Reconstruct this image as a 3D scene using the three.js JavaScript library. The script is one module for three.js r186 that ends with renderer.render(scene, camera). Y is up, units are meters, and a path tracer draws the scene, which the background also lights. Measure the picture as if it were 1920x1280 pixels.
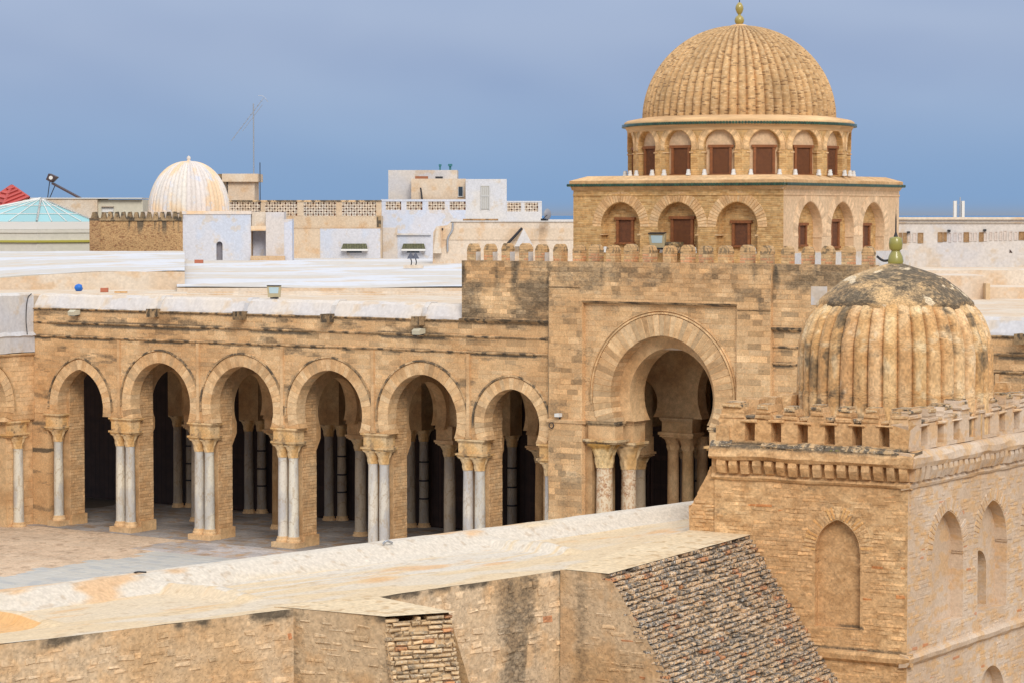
import * as THREE from 'three';
import { mergeGeometries, mergeVertices } from 'three/addons/utils/BufferGeometryUtils.js';

// ---------------------------------------------------------------- camera
const FOCAL = 4700, HORIZON = 403, EYE = new THREE.Vector3(41.55, 12, 69.75), YAW = 34.22 * Math.PI / 180;
const PITCH = Math.atan((640 - HORIZON) / FOCAL);
const scene = new THREE.Scene();
const camera = new THREE.PerspectiveCamera(2 * Math.atan(640 / FOCAL) * 180 / Math.PI, 1024 / 682, 1, 80000);
const FWD = new THREE.Vector3(-Math.sin(YAW) * Math.cos(PITCH), -Math.sin(PITCH), -Math.cos(YAW) * Math.cos(PITCH));
camera.position.copy(EYE);
camera.lookAt(EYE.clone().add(FWD));
scene.add(camera);
const renderer = new THREE.WebGLRenderer({ antialias: true });
renderer.setSize(1024, 682);
renderer.toneMapping = THREE.LinearToneMapping;
renderer.toneMappingExposure = 2.1;
renderer.shadowMap.enabled = true;

// ---------------------------------------------------------------- noise
function mulberry(a) { return () => { a |= 0; a = a + 0x6D2B79F5 | 0; let t = Math.imul(a ^ a >>> 15, 1 | a); t = t + Math.imul(t ^ t >>> 7, 61 | t) ^ t; return ((t ^ t >>> 14) >>> 0) / 4294967296; }; }
let rnd = mulberry(7);
const rr = (a, b) => a + (b - a) * rnd();
const pick = (a) => a[Math.floor(rnd() * a.length) % a.length];
const clamp = (x, a = 0, b = 1) => x < a ? a : x > b ? b : x;
const smooth = (a, b, x) => { const t = clamp((x - a) / (b - a)); return t * t * (3 - 2 * t); };
const mix = (a, b, t) => a + (b - a) * t;
const mix3 = (a, b, t) => [a[0] + (b[0] - a[0]) * t, a[1] + (b[1] - a[1]) * t, a[2] + (b[2] - a[2]) * t];
const HT = new Float32Array(65536); { const r = mulberry(99); for (let i = 0; i < 65536; i++) HT[i] = r(); }
const hsh = (x, y) => HT[((x & 255) + ((y & 255) << 8)) & 65535];
function vn(x, y) {
  const xi = Math.floor(x), yi = Math.floor(y); let fx = x - xi, fy = y - yi;
  fx = fx * fx * (3 - 2 * fx); fy = fy * fy * (3 - 2 * fy);
  const a = hsh(xi, yi), b = hsh(xi + 1, yi), c = hsh(xi, yi + 1), d = hsh(xi + 1, yi + 1);
  return a + (b - a) * fx + (c - a) * fy + (a - b - c + d) * fx * fy;
}
function fbm(x, y, o = 4) { let s = 0, a = 0.5, n = 0; for (let i = 0; i < o; i++) { s += a * vn(x, y); n += a; x = x * 2.03 + 17.3; y = y * 2.01 + 9.7; a *= 0.5; } return s / n; }

// ---------------------------------------------------------------- sky and sun
{
  const W = 1024, Hh = 512, data = new Float32Array(W * Hh * 4);
  for (let j = 0; j < Hh; j++) for (let i = 0; i < W; i++) {
    const el = ((j + 0.5) / Hh - 0.5) * 180, az = (i + 0.5) / W * 360;
    const e = Math.max(el, 0);
    let c = mix3([0.108, 0.176, 0.284], [0.170, 0.213, 0.300], smooth(0, 4.4, e));
    c = mix3(c, [0.215, 0.225, 0.245], smooth(3, 26, e)); { const b = 1 + 1.9 * Math.sin(Math.max(0, e - 4) / 57.3); c = [c[0] * b, c[1] * b, c[2] * b]; } // an overcast sky is about three times as bright overhead as at the horizon
    const q = fbm(Math.cos(az / 57.3) * 9 + 40, Math.sin(az / 57.3) * 9 + e * 0.55, 5);
    const band = (q - 0.5) * 0.42 * smooth(0.3, 3, e);
    c = [c[0] * (1 + band * 1.3), c[1] * (1 + band), c[2] * (1 + band * 0.55)];
    if (el < 0) c = [0.16, 0.15, 0.14];
    const k = (j * W + i) * 4; data[k] = c[0]; data[k + 1] = c[1]; data[k + 2] = c[2]; data[k + 3] = 1;
  }
  const sky = new THREE.DataTexture(data, W, Hh, THREE.RGBAFormat, THREE.FloatType);
  sky.mapping = THREE.EquirectangularReflectionMapping; sky.magFilter = THREE.LinearFilter; sky.minFilter = THREE.LinearFilter;
  sky.wrapS = THREE.RepeatWrapping; sky.needsUpdate = true;
  scene.background = sky; scene.environment = sky;
}
const SUN_DIR = new THREE.Vector3(0.54, 0.60, 0.60).normalize();
const sun = new THREE.DirectionalLight(new THREE.Color(1.0, 0.93, 0.84), 1.15);
sun.position.copy(SUN_DIR).multiplyScalar(150);
sun.target.position.set(0, 5, 10); scene.add(sun.target);
sun.castShadow = true; sun.shadow.radius = 48; sun.shadow.mapSize.set(4096, 4096);
Object.assign(sun.shadow.camera, { left: -120, right: 120, top: 120, bottom: -120, near: 1, far: 500 });
scene.add(sun);

// ---------------------------------------------------------------- measuring: a pixel of the photograph as a ray, met by a plane of the place
const V = (x, y, z) => new THREE.Vector3(x, y, z);
const RIGHT = V(Math.cos(YAW), 0, -Math.sin(YAW)), UPV = new THREE.Vector3().crossVectors(RIGHT, FWD), FH = V(-Math.sin(YAW), 0, -Math.cos(YAW));
const ray = (px, py) => FWD.clone().multiplyScalar(FOCAL).addScaledVector(RIGHT, px - 960).addScaledVector(UPV, 640 - py).normalize();
const onY = (px, py, y) => { const d = ray(px, py); return EYE.clone().addScaledVector(d, (y - EYE.y) / d.y); };
const atDepth = (px, py, dh) => { const d = ray(px, py); return EYE.clone().addScaledVector(d, dh / d.dot(FH)); };

// ---------------------------------------------------------------- textures
function tex(w, h, fn, srgb = true) {
  const d = new Uint8Array(w * h * 4);
  for (let j = 0; j < h; j++) for (let i = 0; i < w; i++) { const c = fn(i / w, j / h, i, j), k = (j * w + i) * 4; d[k] = clamp(c[0], 0, 255); d[k + 1] = clamp(c[1], 0, 255); d[k + 2] = clamp(c[2], 0, 255); d[k + 3] = 255; }
  const t = new THREE.DataTexture(d, w, h); if (srgb) t.colorSpace = THREE.SRGBColorSpace;
  t.wrapS = t.wrapT = THREE.RepeatWrapping; t.magFilter = THREE.LinearFilter; t.minFilter = THREE.LinearMipmapLinearFilter; t.generateMipmaps = true; t.needsUpdate = true; return t;
}
// a texture that covers the rectangle x0..x1, y0..y1 (metres) of a face once; uv are metres everywhere
function wallTex(x0, x1, y0, y1, ppm, fn, srgb = true) {
  const w = Math.round((x1 - x0) * ppm), h = Math.round((y1 - y0) * ppm);
  const t = tex(w, h, (u, v) => fn(x0 + u * (x1 - x0), y0 + v * (y1 - y0)), srgb);
  t.repeat.set(1 / (x1 - x0), 1 / (y1 - y0)); t.offset.set(-x0 / (x1 - x0), -y0 / (y1 - y0)); return t;
}
// noise that wraps round a tile
function tfbm(u, v, f, o = 4) { let s = 0, a = 0.5, n = 0; for (let i = 0; i < o; i++) { const x = u * f, y = v * f, xi = Math.floor(x), yi = Math.floor(y); let fx = x - xi, fy = y - yi; fx = fx * fx * (3 - 2 * fx); fy = fy * fy * (3 - 2 * fy); const m = (q) => ((q % f) + f) % f, K = i * 37 + f; const A = hsh(m(xi) + K, m(yi) + K), B = hsh(m(xi + 1) + K, m(yi) + K), C = hsh(m(xi) + K, m(yi + 1) + K), D = hsh(m(xi + 1) + K, m(yi + 1) + K); s += a * (A + (B - A) * fx + (C - A) * fy + (A - B - C + D) * fx * fy); n += a; a *= 0.55; f *= 2; } return s / n; }
function tile(size, px, fn, srgb = true) { const t = tex(px, px, fn, srgb); t.repeat.set(1 / size, 1 / size); return t; }
const grainBump = tile(0.9, 512, (u, v) => { const a = tfbm(u, v, 8, 6); const p = tfbm(u + 0.3, v, 24, 3); const g = 255 * clamp(0.15 + 0.75 * a - (p > 0.66 ? 0.25 : 0)); return [g, g, g]; }, false);
const softBump = tile(2.5, 512, (u, v) => { const g = 255 * tfbm(u, v, 5, 6); return [g, g, g]; }, false);

// ---------------------------------------------------------------- geometry builder
class Frame { constructor(o, ux, uz) { this.o = o; this.ux = ux; this.uz = uz; } at(x, y, z) { return V(this.o.x + this.ux.x * x + this.uz.x * z, this.o.y + y, this.o.z + this.ux.z * x + this.uz.z * z); } }
const WORLD = new Frame(V(0, 0, 0), V(1, 0, 0), V(0, 0, 1));
class GB {
  constructor(frame = WORLD) { this.f = frame; this.p = []; this.u = []; this.c = []; this.col = [1, 1, 1]; this.du = 0; this.dv = 0; }
  color(c) { this.col = c; return this; }
  tri(a, b, c) {
    const ux = b[0] - a[0], uy = b[1] - a[1], uz = b[2] - a[2], vx = c[0] - a[0], vy = c[1] - a[1], vz = c[2] - a[2];
    const nx = Math.abs(uy * vz - uz * vy), ny = Math.abs(uz * vx - ux * vz), nz = Math.abs(ux * vy - uy * vx);
    const flat = ny > nx && ny > nz * 1.2;
    for (const q of [a, b, c]) {
      const w = this.f.at(q[0], q[1], q[2]); this.p.push(w.x, w.y, w.z);
      if (q.length > 3) this.u.push(q[3], q[4]);
      else if (flat) this.u.push(q[0] + this.du, q[1] - q[2] + this.dv);
      else if (nx > nz) this.u.push(q[0] - q[2] + this.du, q[1] + this.dv);
      else this.u.push(q[0] + this.du, q[1] + this.dv);
      this.c.push(this.col[0], this.col[1], this.col[2]);
    }
    return this;
  }
  quad(a, b, c, d) { this.tri(a, b, c); return this.tri(a, c, d); }
  box(x0, x1, y0, y1, z0, z1, skip = '') {
    const P = (x, y, z) => [x, y, z];
    if (!skip.includes('f')) this.quad(P(x0, y0, z1), P(x1, y0, z1), P(x1, y1, z1), P(x0, y1, z1));
    if (!skip.includes('b')) this.quad(P(x1, y0, z0), P(x0, y0, z0), P(x0, y1, z0), P(x1, y1, z0));
    if (!skip.includes('r')) this.quad(P(x1, y0, z1), P(x1, y0, z0), P(x1, y1, z0), P(x1, y1, z1));
    if (!skip.includes('l')) this.quad(P(x0, y0, z0), P(x0, y0, z1), P(x0, y1, z1), P(x0, y1, z0));
    if (!skip.includes('t')) this.quad(P(x0, y1, z1), P(x1, y1, z1), P(x1, y1, z0), P(x0, y1, z0));
    if (!skip.includes('d')) this.quad(P(x0, y0, z0), P(x1, y0, z0), P(x1, y0, z1), P(x0, y0, z1));
    return this;
  }
  // a stone or brick: chamfered front, uneven corners, no back
  block(x0, x1, y0, y1, z0, z1, ch = 0.008, jit = 0.004) {
    const j = () => (rnd() - 0.5) * 2 * jit;
    const o = [[x0 + j(), y0 + j()], [x1 + j(), y0 + j()], [x1 + j(), y1 + j()], [x0 + j(), y1 + j()]];
    const cx = (x0 + x1) / 2, cy = (y0 + y1) / 2, zf = z1 + j() * 0.8;
    const hx = (x1 - x0) / 2, hy = (y1 - y0) / 2, kx = clamp(1 - ch / Math.abs(hx), 0.3, 1), ky = clamp(1 - ch / Math.abs(hy), 0.3, 1);
    const fr = o.map(([x, y]) => [cx + (x - cx) * kx, cy + (y - cy) * ky, zf + j() * 0.5]);
    const md = o.map(([x, y]) => [x, y, zf - ch]), bk = o.map(([x, y]) => [x, y, z0]);
    this.quad(fr[0], fr[1], fr[2], fr[3]);
    for (let i = 0; i < 4; i++) { const n = (i + 1) % 4; this.quad(md[i], md[n], fr[n], fr[i]); this.quad(bk[i], bk[n], md[n], md[i]); }
    return this;
  }
  // prism of a polygon (x,y) from z0 to z1; polygon counter-clockwise
  prism(poly, z0, z1, capBack = true) {
    const sh = THREE.ShapeUtils.triangulateShape(poly.map((q) => new THREE.Vector2(q[0], q[1])), []);
    for (const t of sh) { const [a, b, c] = t.map((i) => poly[i]); this.tri([a[0], a[1], z1], [b[0], b[1], z1], [c[0], c[1], z1]); if (capBack) this.tri([c[0], c[1], z0], [b[0], b[1], z0], [a[0], a[1], z0]); }
    for (let i = 0; i < poly.length; i++) { const a = poly[i], b = poly[(i + 1) % poly.length]; this.quad([a[0], a[1], z0], [b[0], b[1], z0], [b[0], b[1], z1], [a[0], a[1], z1]); }
    return this;
  }
  // prism of a profile (z,y) run along x
  run(prof, x0, x1, caps = true, seg = 1, wob = 0) {
    const n = prof.length, st = [];
    for (let k = 0; k <= seg; k++) { const x = mix(x0, x1, k / seg); st.push(prof.map(([z, y], i) => [x, y + (wob ? (vn(x * 3.1 + i * 7, i * 3.3) - 0.5) * wob : 0), z + (wob ? (vn(x * 2.7 + i * 5, 40 + i) - 0.5) * wob : 0)])); }
    for (let k = 0; k < seg; k++) for (let i = 0; i < n; i++) { const m = (i + 1) % n; this.quad(st[k][m], st[k][i], st[k + 1][i], st[k + 1][m]); }
    if (caps) { const sh = THREE.ShapeUtils.triangulateShape(prof.map((q) => new THREE.Vector2(q[0], q[1])), []); for (const t of sh) { this.tri(...t.map((i) => st[0][i]).reverse()); this.tri(...t.map((i) => st[seg][i])); } }
    return this;
  }
  geo(origin, sm = false) {
    const g = new THREE.BufferGeometry(), p = new Float32Array(this.p);
    if (origin) for (let i = 0; i < p.length; i += 3) { p[i] -= origin.x; p[i + 1] -= origin.y; p[i + 2] -= origin.z; }
    g.setAttribute('position', new THREE.BufferAttribute(p, 3)); g.setAttribute('uv', new THREE.BufferAttribute(new Float32Array(this.u), 2)); g.setAttribute('color', new THREE.BufferAttribute(new Float32Array(this.c), 3));
    if (sm) { const m = mergeVertices(g, 1e-4); m.computeVertexNormals(); return m; }
    g.computeVertexNormals(); return g;
  }
  get empty() { return this.p.length === 0; }
  build(name, mat, parent, sm = false) { const o = originOf(parent); const m = new THREE.Mesh(this.geo(o, sm), mat); m.name = name; m.castShadow = m.receiveShadow = true; parent.add(m); return m; }
}
const origins = new Map();
function originOf(p) { while (p && !origins.has(p)) p = p.parent; return p ? origins.get(p) : null; }
const taken = new Map();
function numbered(n) { const k = taken.get(n) || 0; taken.set(n, k + 1); return k ? `${n}_${String(k).padStart(3, '0')}` : n; }
function thing(name, label, category, base, group) { const g = new THREE.Group(); g.name = numbered(name); g.position.copy(base); g.userData = { label, category }; if (group) g.userData.group = group; scene.add(g); origins.set(g, base.clone()); return g; }
function structure(name) { const g = new THREE.Group(); g.name = name; g.userData = { kind: 'structure' }; scene.add(g); origins.set(g, V(0, 0, 0)); return g; }
function partMesh(name, geometry, mat, parent) { const m = new THREE.Mesh(geometry, mat); m.name = name; m.castShadow = m.receiveShadow = true; parent.add(m); return m; }
// indexed grid, smooth; fn(u,v) -> [x,y,z,(uu,vv),(r,g,b)] in world metres
function grid(nu, nv, fn, origin) {
  const p = [], uv = [], col = [], ix = [];
  for (let j = 0; j <= nv; j++) for (let i = 0; i <= nu; i++) { const q = fn(i / nu, j / nv); p.push(q[0] - origin.x, q[1] - origin.y, q[2] - origin.z); uv.push(q[3] ?? 0, q[4] ?? 0); col.push(q[5] ?? 1, q[6] ?? 1, q[7] ?? 1); }
  for (let j = 0; j < nv; j++) for (let i = 0; i < nu; i++) { const a = j * (nu + 1) + i, b = a + 1, c = a + nu + 1, d = c + 1; ix.push(a, b, d, a, d, c); }
  const g = new THREE.BufferGeometry(); g.setAttribute('position', new THREE.Float32BufferAttribute(p, 3)); g.setAttribute('uv', new THREE.Float32BufferAttribute(uv, 2)); g.setAttribute('color', new THREE.Float32BufferAttribute(col, 3)); g.setIndex(ix); g.computeVertexNormals(); return g;
}
function lathe(prof, cx, cz, y0, seg, origin, col = [1, 1, 1]) { // prof [[r,y]...] bottom to top
  const n = prof.length - 1; return grid(seg, n, (u, v) => { const [r, y] = prof[Math.round(v * n)], a = -u * Math.PI * 2; return [cx + Math.cos(a) * r, y0 + y, cz + Math.sin(a) * r, u * 2.2 + cx * 0.7, y, ...col]; }, origin);
}
function tube(pts, r, origin, seg = 6, n = 24) { const c = new THREE.CatmullRomCurve3(pts.map((q) => q.clone().sub(origin))); const g = new THREE.TubeGeometry(c, n, r, seg); g.setAttribute('color', new THREE.BufferAttribute(new Float32Array(g.attributes.position.count * 3).fill(1), 3)); return g; }
const MAT = (o) => new THREE.MeshStandardMaterial({ roughness: 0.95, vertexColors: true, ...o });
// pieces: the largest `most` in view as meshes of their own, the rest joined as stuff
function pieces(list, name, mat, parent, most = 300) {
  list.sort((a, b) => b.size - a.size);
  const rest = new GB(); let k = 0;
  for (const it of list) { if (k < most) { it.gb.build(name, mat, parent); k++; } else { for (let i = 0; i < it.gb.p.length; i++) rest.p.push(it.gb.p[i]); for (const q of it.gb.u) rest.u.push(q); for (const q of it.gb.c) rest.c.push(q); } }
  if (!rest.empty) { const m = rest.build(`small_${name}s`, mat, parent); m.userData.kind = 'stuff'; }
}
// courses of stones on a face: cuts(ya, yb) -> intervals [xa, xb] to leave out
function courses(frame, x0, x1, y0, y1, ch, lens, opt = {}) {
  const { cuts = () => [], proud = 0.012, joint = 0.008, jit = 0.004, tint = () => [1, 1, 1], skip = 0, chamfer = 0.007, vary = 0.15, z = 0 } = opt;
  const out = []; let y = y0;
  while (y < y1 - ch * 0.4) {
    let h = ch * rr(1 - vary, 1 + vary); if (y + h > y1 - ch * 0.5) h = y1 - y;
    const cs = cuts(y, y + h);
    let x = x0 - rnd() * lens[1] * 0.7;
    while (x < x1) {
      const L = rr(lens[0], lens[1]), segs = [[Math.max(x, x0), Math.min(x + L, x1)]];
      let cur = segs;
      for (const [ca, cb] of cs) { const nx = []; for (const [a, b] of cur) { if (cb <= a || ca >= b) nx.push([a, b]); else { if (ca > a) nx.push([a, ca]); if (cb < b) nx.push([cb, b]); } } cur = nx; }
      for (const [a, b] of cur) if (b - a > 0.05 && rnd() >= skip) {
        const gb = new GB(frame); gb.color(tint((a + b) / 2, y + h / 2)); gb.du = opt.shift ? rr(-0.2, 0.2) : 0;
        const sh = opt.shrink ? rr(0, opt.shrink) * h : 0;
        gb.block(a + joint / 2, b - joint / 2, y + joint / 2 + sh * rnd(), y + h - joint / 2 - sh * rnd(), z - 0.01, z + proud * rr(0.55, 1.3), chamfer, jit);
        out.push({ gb, size: (b - a) * h });
      }
      x += L;
    }
    y += h;
  }
  return out;
}
// arch outline: two centres (e) make it pointed; angle range goes below the centre line by `drop`
function archPts(cx, cy, R, drop, e = 0, n = 28) { // counter-clockwise from the right springing to the left one
  const r = R + e, th = Math.asin(clamp(drop / r, 0, 0.95)), pts = [], aTop = Math.acos(e / r);
  for (let i = 0; i <= n / 2; i++) { const a = mix(-th, aTop, i / (n / 2)); pts.push([cx - e + r * Math.cos(a), cy + r * Math.sin(a)]); }
  for (let i = 1; i <= n / 2; i++) { const a = mix(aTop, -th, i / (n / 2)); pts.push([cx + e - r * Math.cos(a), cy + r * Math.sin(a)]); }
  return pts;
}
function archHalf(R, drop, e, dy) { const r = R + e; if (dy > 0) { const t = r * r - dy * dy; return t > 0 ? Math.max(0, Math.sqrt(t) - e) : 0; } if (dy < -drop) dy = -drop; return Math.sqrt(r * r - dy * dy) - e; }
function archCut(cx, cy, R, drop, e = 0, floor = -99) { return (ya, yb) => { if (yb < floor) return []; let m = 0; for (const y of [ya, (ya + yb) / 2, yb]) if (y >= cy - drop - 0.3) m = Math.max(m, archHalf(R, drop, e, y - cy)); return m > 0.01 ? [[cx - m, cx + m]] : []; }; }
// ring of wedge stones between radii R and R+w, from z0 to z1
function voussoirs(frame, cx, cy, R, w, drop, e, z0, z1, n, tint, name, mat, parent, joint = 0.012) {
  const th = Math.asin(clamp(drop / (R + e), 0, 0.95)), aTop = Math.acos(e / (R + e)), tot = 2 * (aTop + th);
  for (let k = 0; k < n; k++) {
    const s0 = tot * k / n, s1 = tot * (k + 1) / n, pt = (s, r) => { const q = r + e; if (s <= tot / 2) { const a = -th + s; return [cx - e + q * Math.cos(a), cy + q * Math.sin(a)]; } const a = -th + (tot - s); return [cx + e - q * Math.cos(a), cy + q * Math.sin(a)]; };
    const low = cy - drop + 0.004, g = joint / 2 / (R + w / 2), ww = w * rr(0.97, 1.03), gb = new GB(frame).color(tint(k, n)); gb.du = rr(-3, 3);
    const z = z1 + rr(-0.006, 0.008), ch = 0.012, m = (s0 + s1) / 2;
    const o = [pt(s0 + g, R), pt(s0 + g, R + ww), pt(m, R + ww), pt(s1 - g, R + ww), pt(s1 - g, R), pt(m, R)].map(([x, y]) => [x, Math.max(y, low)]).reverse();
    const gx = o.reduce((a, q) => a + q[0], 0) / 6, gy = o.reduce((a, q) => a + q[1], 0) / 6;
    const ccw = THREE.ShapeUtils.area(o.map((q) => new THREE.Vector2(...q))) > 0 ? o : o.reverse();
    const inn = ccw.map(([x, y]) => { const dx = x - gx, dy = y - gy, l = Math.hypot(dx, dy); return [gx + dx * (1 - ch / l), gy + dy * (1 - ch / l), z]; });
    const tr = THREE.ShapeUtils.triangulateShape(ccw.map((q) => new THREE.Vector2(...q)), []);
    for (const t of tr) gb.tri(...t.map((i) => inn[i]));
    for (let i = 0; i < 6; i++) { const j = (i + 1) % 6; gb.quad([...ccw[i], z - ch], [...ccw[j], z - ch], inn[j], inn[i]); gb.quad([...ccw[i], z0], [...ccw[j], z0], [...ccw[j], z - ch], [...ccw[i], z - ch]); }
    gb.build(name, mat, parent);
  }
}
// pale mortar between the wedge stones, a few millimetres back
function mortarRing(frame, cx, cy, R, w, drop, e, z, mat, parent) { const a = archPts(cx, cy, R + 0.006, drop, e, 48), b = archPts(cx, cy, R + w - 0.02, drop, e, 48), lo = cy - drop + 0.004, gb = new GB(frame).color([1.12, 1.1, 1.07]); const P = (q) => [q[0], Math.max(q[1], lo), z]; for (let i = 0; i < a.length - 1; i++) gb.quad(P(b[i]), P(b[i + 1]), P(a[i + 1]), P(a[i])); gb.build('mortar', mat, parent); }
// thin moulding that follows an arch
function hood(frame, cx, cy, R, w, drop, e, z0, z1, mat, parent, name = 'hood_moulding', col = [0.8, 0.78, 0.74]) {
  const a = archPts(cx, cy, R, drop, e, 36), b = archPts(cx, cy, R + w, drop, e, 36), gb = new GB(frame).color(col);
  for (let i = 0; i < a.length - 1; i++) { const k = clamp(0.75 + 0.5 * vn(i * 0.9 + cx, 5), 0.5, 1.15); gb.color([col[0] * k, col[1] * k, col[2] * k]); gb.quad([...b[i], z1], [...b[i + 1], z1], [...a[i + 1], z1], [...a[i], z1]); gb.quad([...b[i], z0], [...b[i + 1], z0], [...b[i + 1], z1], [...b[i], z1]); gb.quad([...a[i + 1], z0], [...a[i], z0], [...a[i], z1], [...a[i + 1], z1]); }
  return gb.build(name, mat, parent);
}

// ---------------------------------------------------------------- materials
const SAND = [[206, 168, 122], [192, 152, 107], [216, 182, 138], [196, 162, 120]];
function sandAt(x, y, s = 0) {
  const a = fbm(x * 0.9 + s, y * 0.9 + 3 + s, 3), b = fbm(x * 5 + 9 + s, y * 7 + s, 3), c = vn(x * 38 + s, y * 38) * 0.6 + vn(x * 90, y * 90 + s) * 0.4;
  let k = mix3(SAND[1], SAND[2], smooth(0.25, 0.75, a)); k = mix3(k, SAND[0], smooth(0.3, 0.7, b) * 0.6);
  const g = 0.84 + 0.30 * c; return [k[0] * g, k[1] * g, k[2] * g];
}
const CRUST = [86, 77, 64];
function crust(c, t, x, y) { if (t <= 0) return c; const n = 0.5 * vn(x * 15, y * 34) + 0.5 * vn(x * 60, y * 64); const k = clamp(t * 1.5 - n * 0.75 + 0.05 * t) * 0.86; return mix3(c, [CRUST[0] + 40 * (n - 0.5), CRUST[1] + 38 * (n - 0.5), CRUST[2] + 34 * (n - 0.5)], k); }
const grain = { bumpMap: grainBump, bumpScale: 0.006 };
const M = {};
M.sand = MAT({ map: tile(3, 512, (u, v) => { const a = tfbm(u, v, 3, 3), b = tfbm(u + 0.4, v, 24, 4), c = tfbm(u, v + 0.2, 96, 2); const k = mix3(SAND[1], SAND[2], smooth(0.3, 0.7, a)), g = 0.80 + 0.22 * b + 0.16 * c; return [k[0] * g, k[1] * g, k[2] * g]; }), ...grain });
M.weathered = MAT({ map: tile(3, 512, (u, v) => { const a = tfbm(u, v, 4, 3), b = tfbm(u + 0.4, v, 12, 4), c = tfbm(u, v + 0.2, 64, 2); let k = mix3([150, 126, 94], [196, 166, 126], smooth(0.3, 0.7, a)); k = mix3(k, [74, 67, 57], smooth(0.48, 0.62, b * 0.75 + c * 0.25) * 0.85); const g = 0.82 + 0.36 * c; return [k[0] * g, k[1] * g, k[2] * g]; }), bumpMap: grainBump, bumpScale: 0.012 });
// brickwork too far off to tell its bricks: courses of 6 cm
function brickTile(size, px, bl, bh, cols, mortar, cov = 1) {
  const nr = Math.round(size / bh), nc = Math.round(size / bl);
  return tile(size, px, (u, v) => {
    const r = Math.floor(v * nr), fy = v * nr - r, off = (hsh(r * 7, 3) * 0.6 + (r & 1) * 0.5), q = u * nc + off, cI = ((Math.floor(q) % nc) + nc) % nc, fx = q - Math.floor(q);
    const h = hsh(cI * 13 + 5, r * 11 + 2), n = tfbm(u, v, 48, 3), a = tfbm(u, v, 4, 3);
    let c = cols[Math.floor(h * cols.length) % cols.length]; const e = 0.14 + 0.16 * n;
    if (fy < e || fx < e * bh / bl || hsh(cI * 3 + 1, r * 5 + 7) > cov) c = mortar;
    const g = 0.80 + 0.26 * n + 0.18 * (a - 0.5); return [c[0] * g, c[1] * g, c[2] * g];
  });
}
function brickBump(size, px, bl, bh, cov = 1) { const nr = Math.round(size / bh), nc = Math.round(size / bl); return tile(size, px, (u, v) => { const r = Math.floor(v * nr), fy = v * nr - r, off = (hsh(r * 7, 3) * 0.6 + (r & 1) * 0.5), q = u * nc + off, cI = ((Math.floor(q) % nc) + nc) % nc, fx = q - Math.floor(q); const n = tfbm(u, v, 64, 3), e = 0.14 + 0.1 * n; const g = (fy < e || fx < e * bh / bl || hsh(cI * 3 + 1, r * 5 + 7) > cov) ? 90 : 190; const k = g + 90 * (n - 0.5); return [k, k, k]; }, false); }
M.brick = MAT({ color: new THREE.Color(1, 0.97, 0.9), map: brickTile(4, 1024, 0.24, 0.0625, [[212, 172, 118], [202, 160, 106], [220, 184, 132], [192, 150, 98], [208, 172, 120], [214, 172, 114]], [206, 172, 124]), bumpMap: brickBump(4, 1024, 0.24, 0.0625), bumpScale: 0.014 });
M.pierBrick = MAT({ map: M.sand.map, ...grain });
M.domeBrick = MAT({ map: brickTile(4, 1024, 0.125, 0.05, [[212, 174, 126], [204, 164, 114], [196, 156, 108], [150, 116, 80], [216, 182, 136], [206, 166, 114], [200, 162, 114], [210, 170, 120]], [196, 160, 114]), bumpMap: brickBump(4, 1024, 0.125, 0.05), bumpScale: 0.012 });
M.pink = MAT({ map: tile(4, 512, (u, v) => { const a = tfbm(u, v, 3, 4), c = tfbm(u, v, 60, 3); const k = mix3([206, 174, 138], [214, 186, 152], smooth(0.3, 0.7, a)), g = 0.88 + 0.2 * c; return [k[0] * g, k[1] * g, k[2] * g]; }), bumpMap: brickBump(4, 512, 0.24, 0.0625), bumpScale: 0.004 });
M.white = MAT({ map: tile(6, 512, (u, v) => { const a = tfbm(u, v, 3, 4), b = tfbm(u + 0.3, v, 8, 4), c = tfbm(u, v, 80, 2); let k = mix3([196, 196, 199], [204, 199, 193], smooth(0.35, 0.65, a)); k = mix3(k, [194, 174, 148], smooth(0.56, 0.72, b) * 0.55); const g = 0.93 + 0.1 * c; return [k[0] * g, k[1] * g, k[2] * g]; }), bumpMap: softBump, bumpScale: 0.02 });
M.cream = MAT({ map: tile(6, 512, (u, v) => { const a = tfbm(u, v, 3, 4), b = tfbm(u + 0.6, v, 10, 4), c = tfbm(u, v, 80, 2); let k = mix3([206, 186, 162], [210, 198, 182], smooth(0.35, 0.65, a)); k = mix3(k, [200, 166, 128], smooth(0.55, 0.75, b) * 0.5); const g = 0.92 + 0.12 * c; return [k[0] * g, k[1] * g, k[2] * g]; }), bumpMap: softBump, bumpScale: 0.02 });
M.blueWash = MAT({ map: tile(5, 512, (u, v) => { const a = tfbm(u, v, 4, 4), b = tfbm(u * 1, v, 9, 4), c = tfbm(u, v, 70, 2); let k = mix3([200, 200, 205], [192, 198, 210], smooth(0.5, 0.72, a)); k = mix3(k, [202, 184, 162], smooth(0.58, 0.72, b) * 0.5); const g = 0.93 + 0.1 * c; return [k[0] * g, k[1] * g, k[2] * g]; }), bumpMap: softBump, bumpScale: 0.02 });
M.marble = new THREE.MeshPhysicalMaterial({ vertexColors: true, roughness: 0.6, map: tile(2.2, 512, (u, v) => { const a = tfbm(u, v, 4, 4), b = Math.abs(tfbm(u + 0.2, v * 1, 5, 5) - 0.5), c = tfbm(u, v, 40, 3); let k = mix3([214, 206, 192], [188, 184, 180], smooth(0.35, 0.7, a)); k = mix3(k, [170, 150, 124], smooth(0.06, 0.0, b) * 0.5 + smooth(0.55, 0.7, c) * 0.25); return k; }), bumpMap: grainBump, bumpScale: 0.002 });
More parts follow.
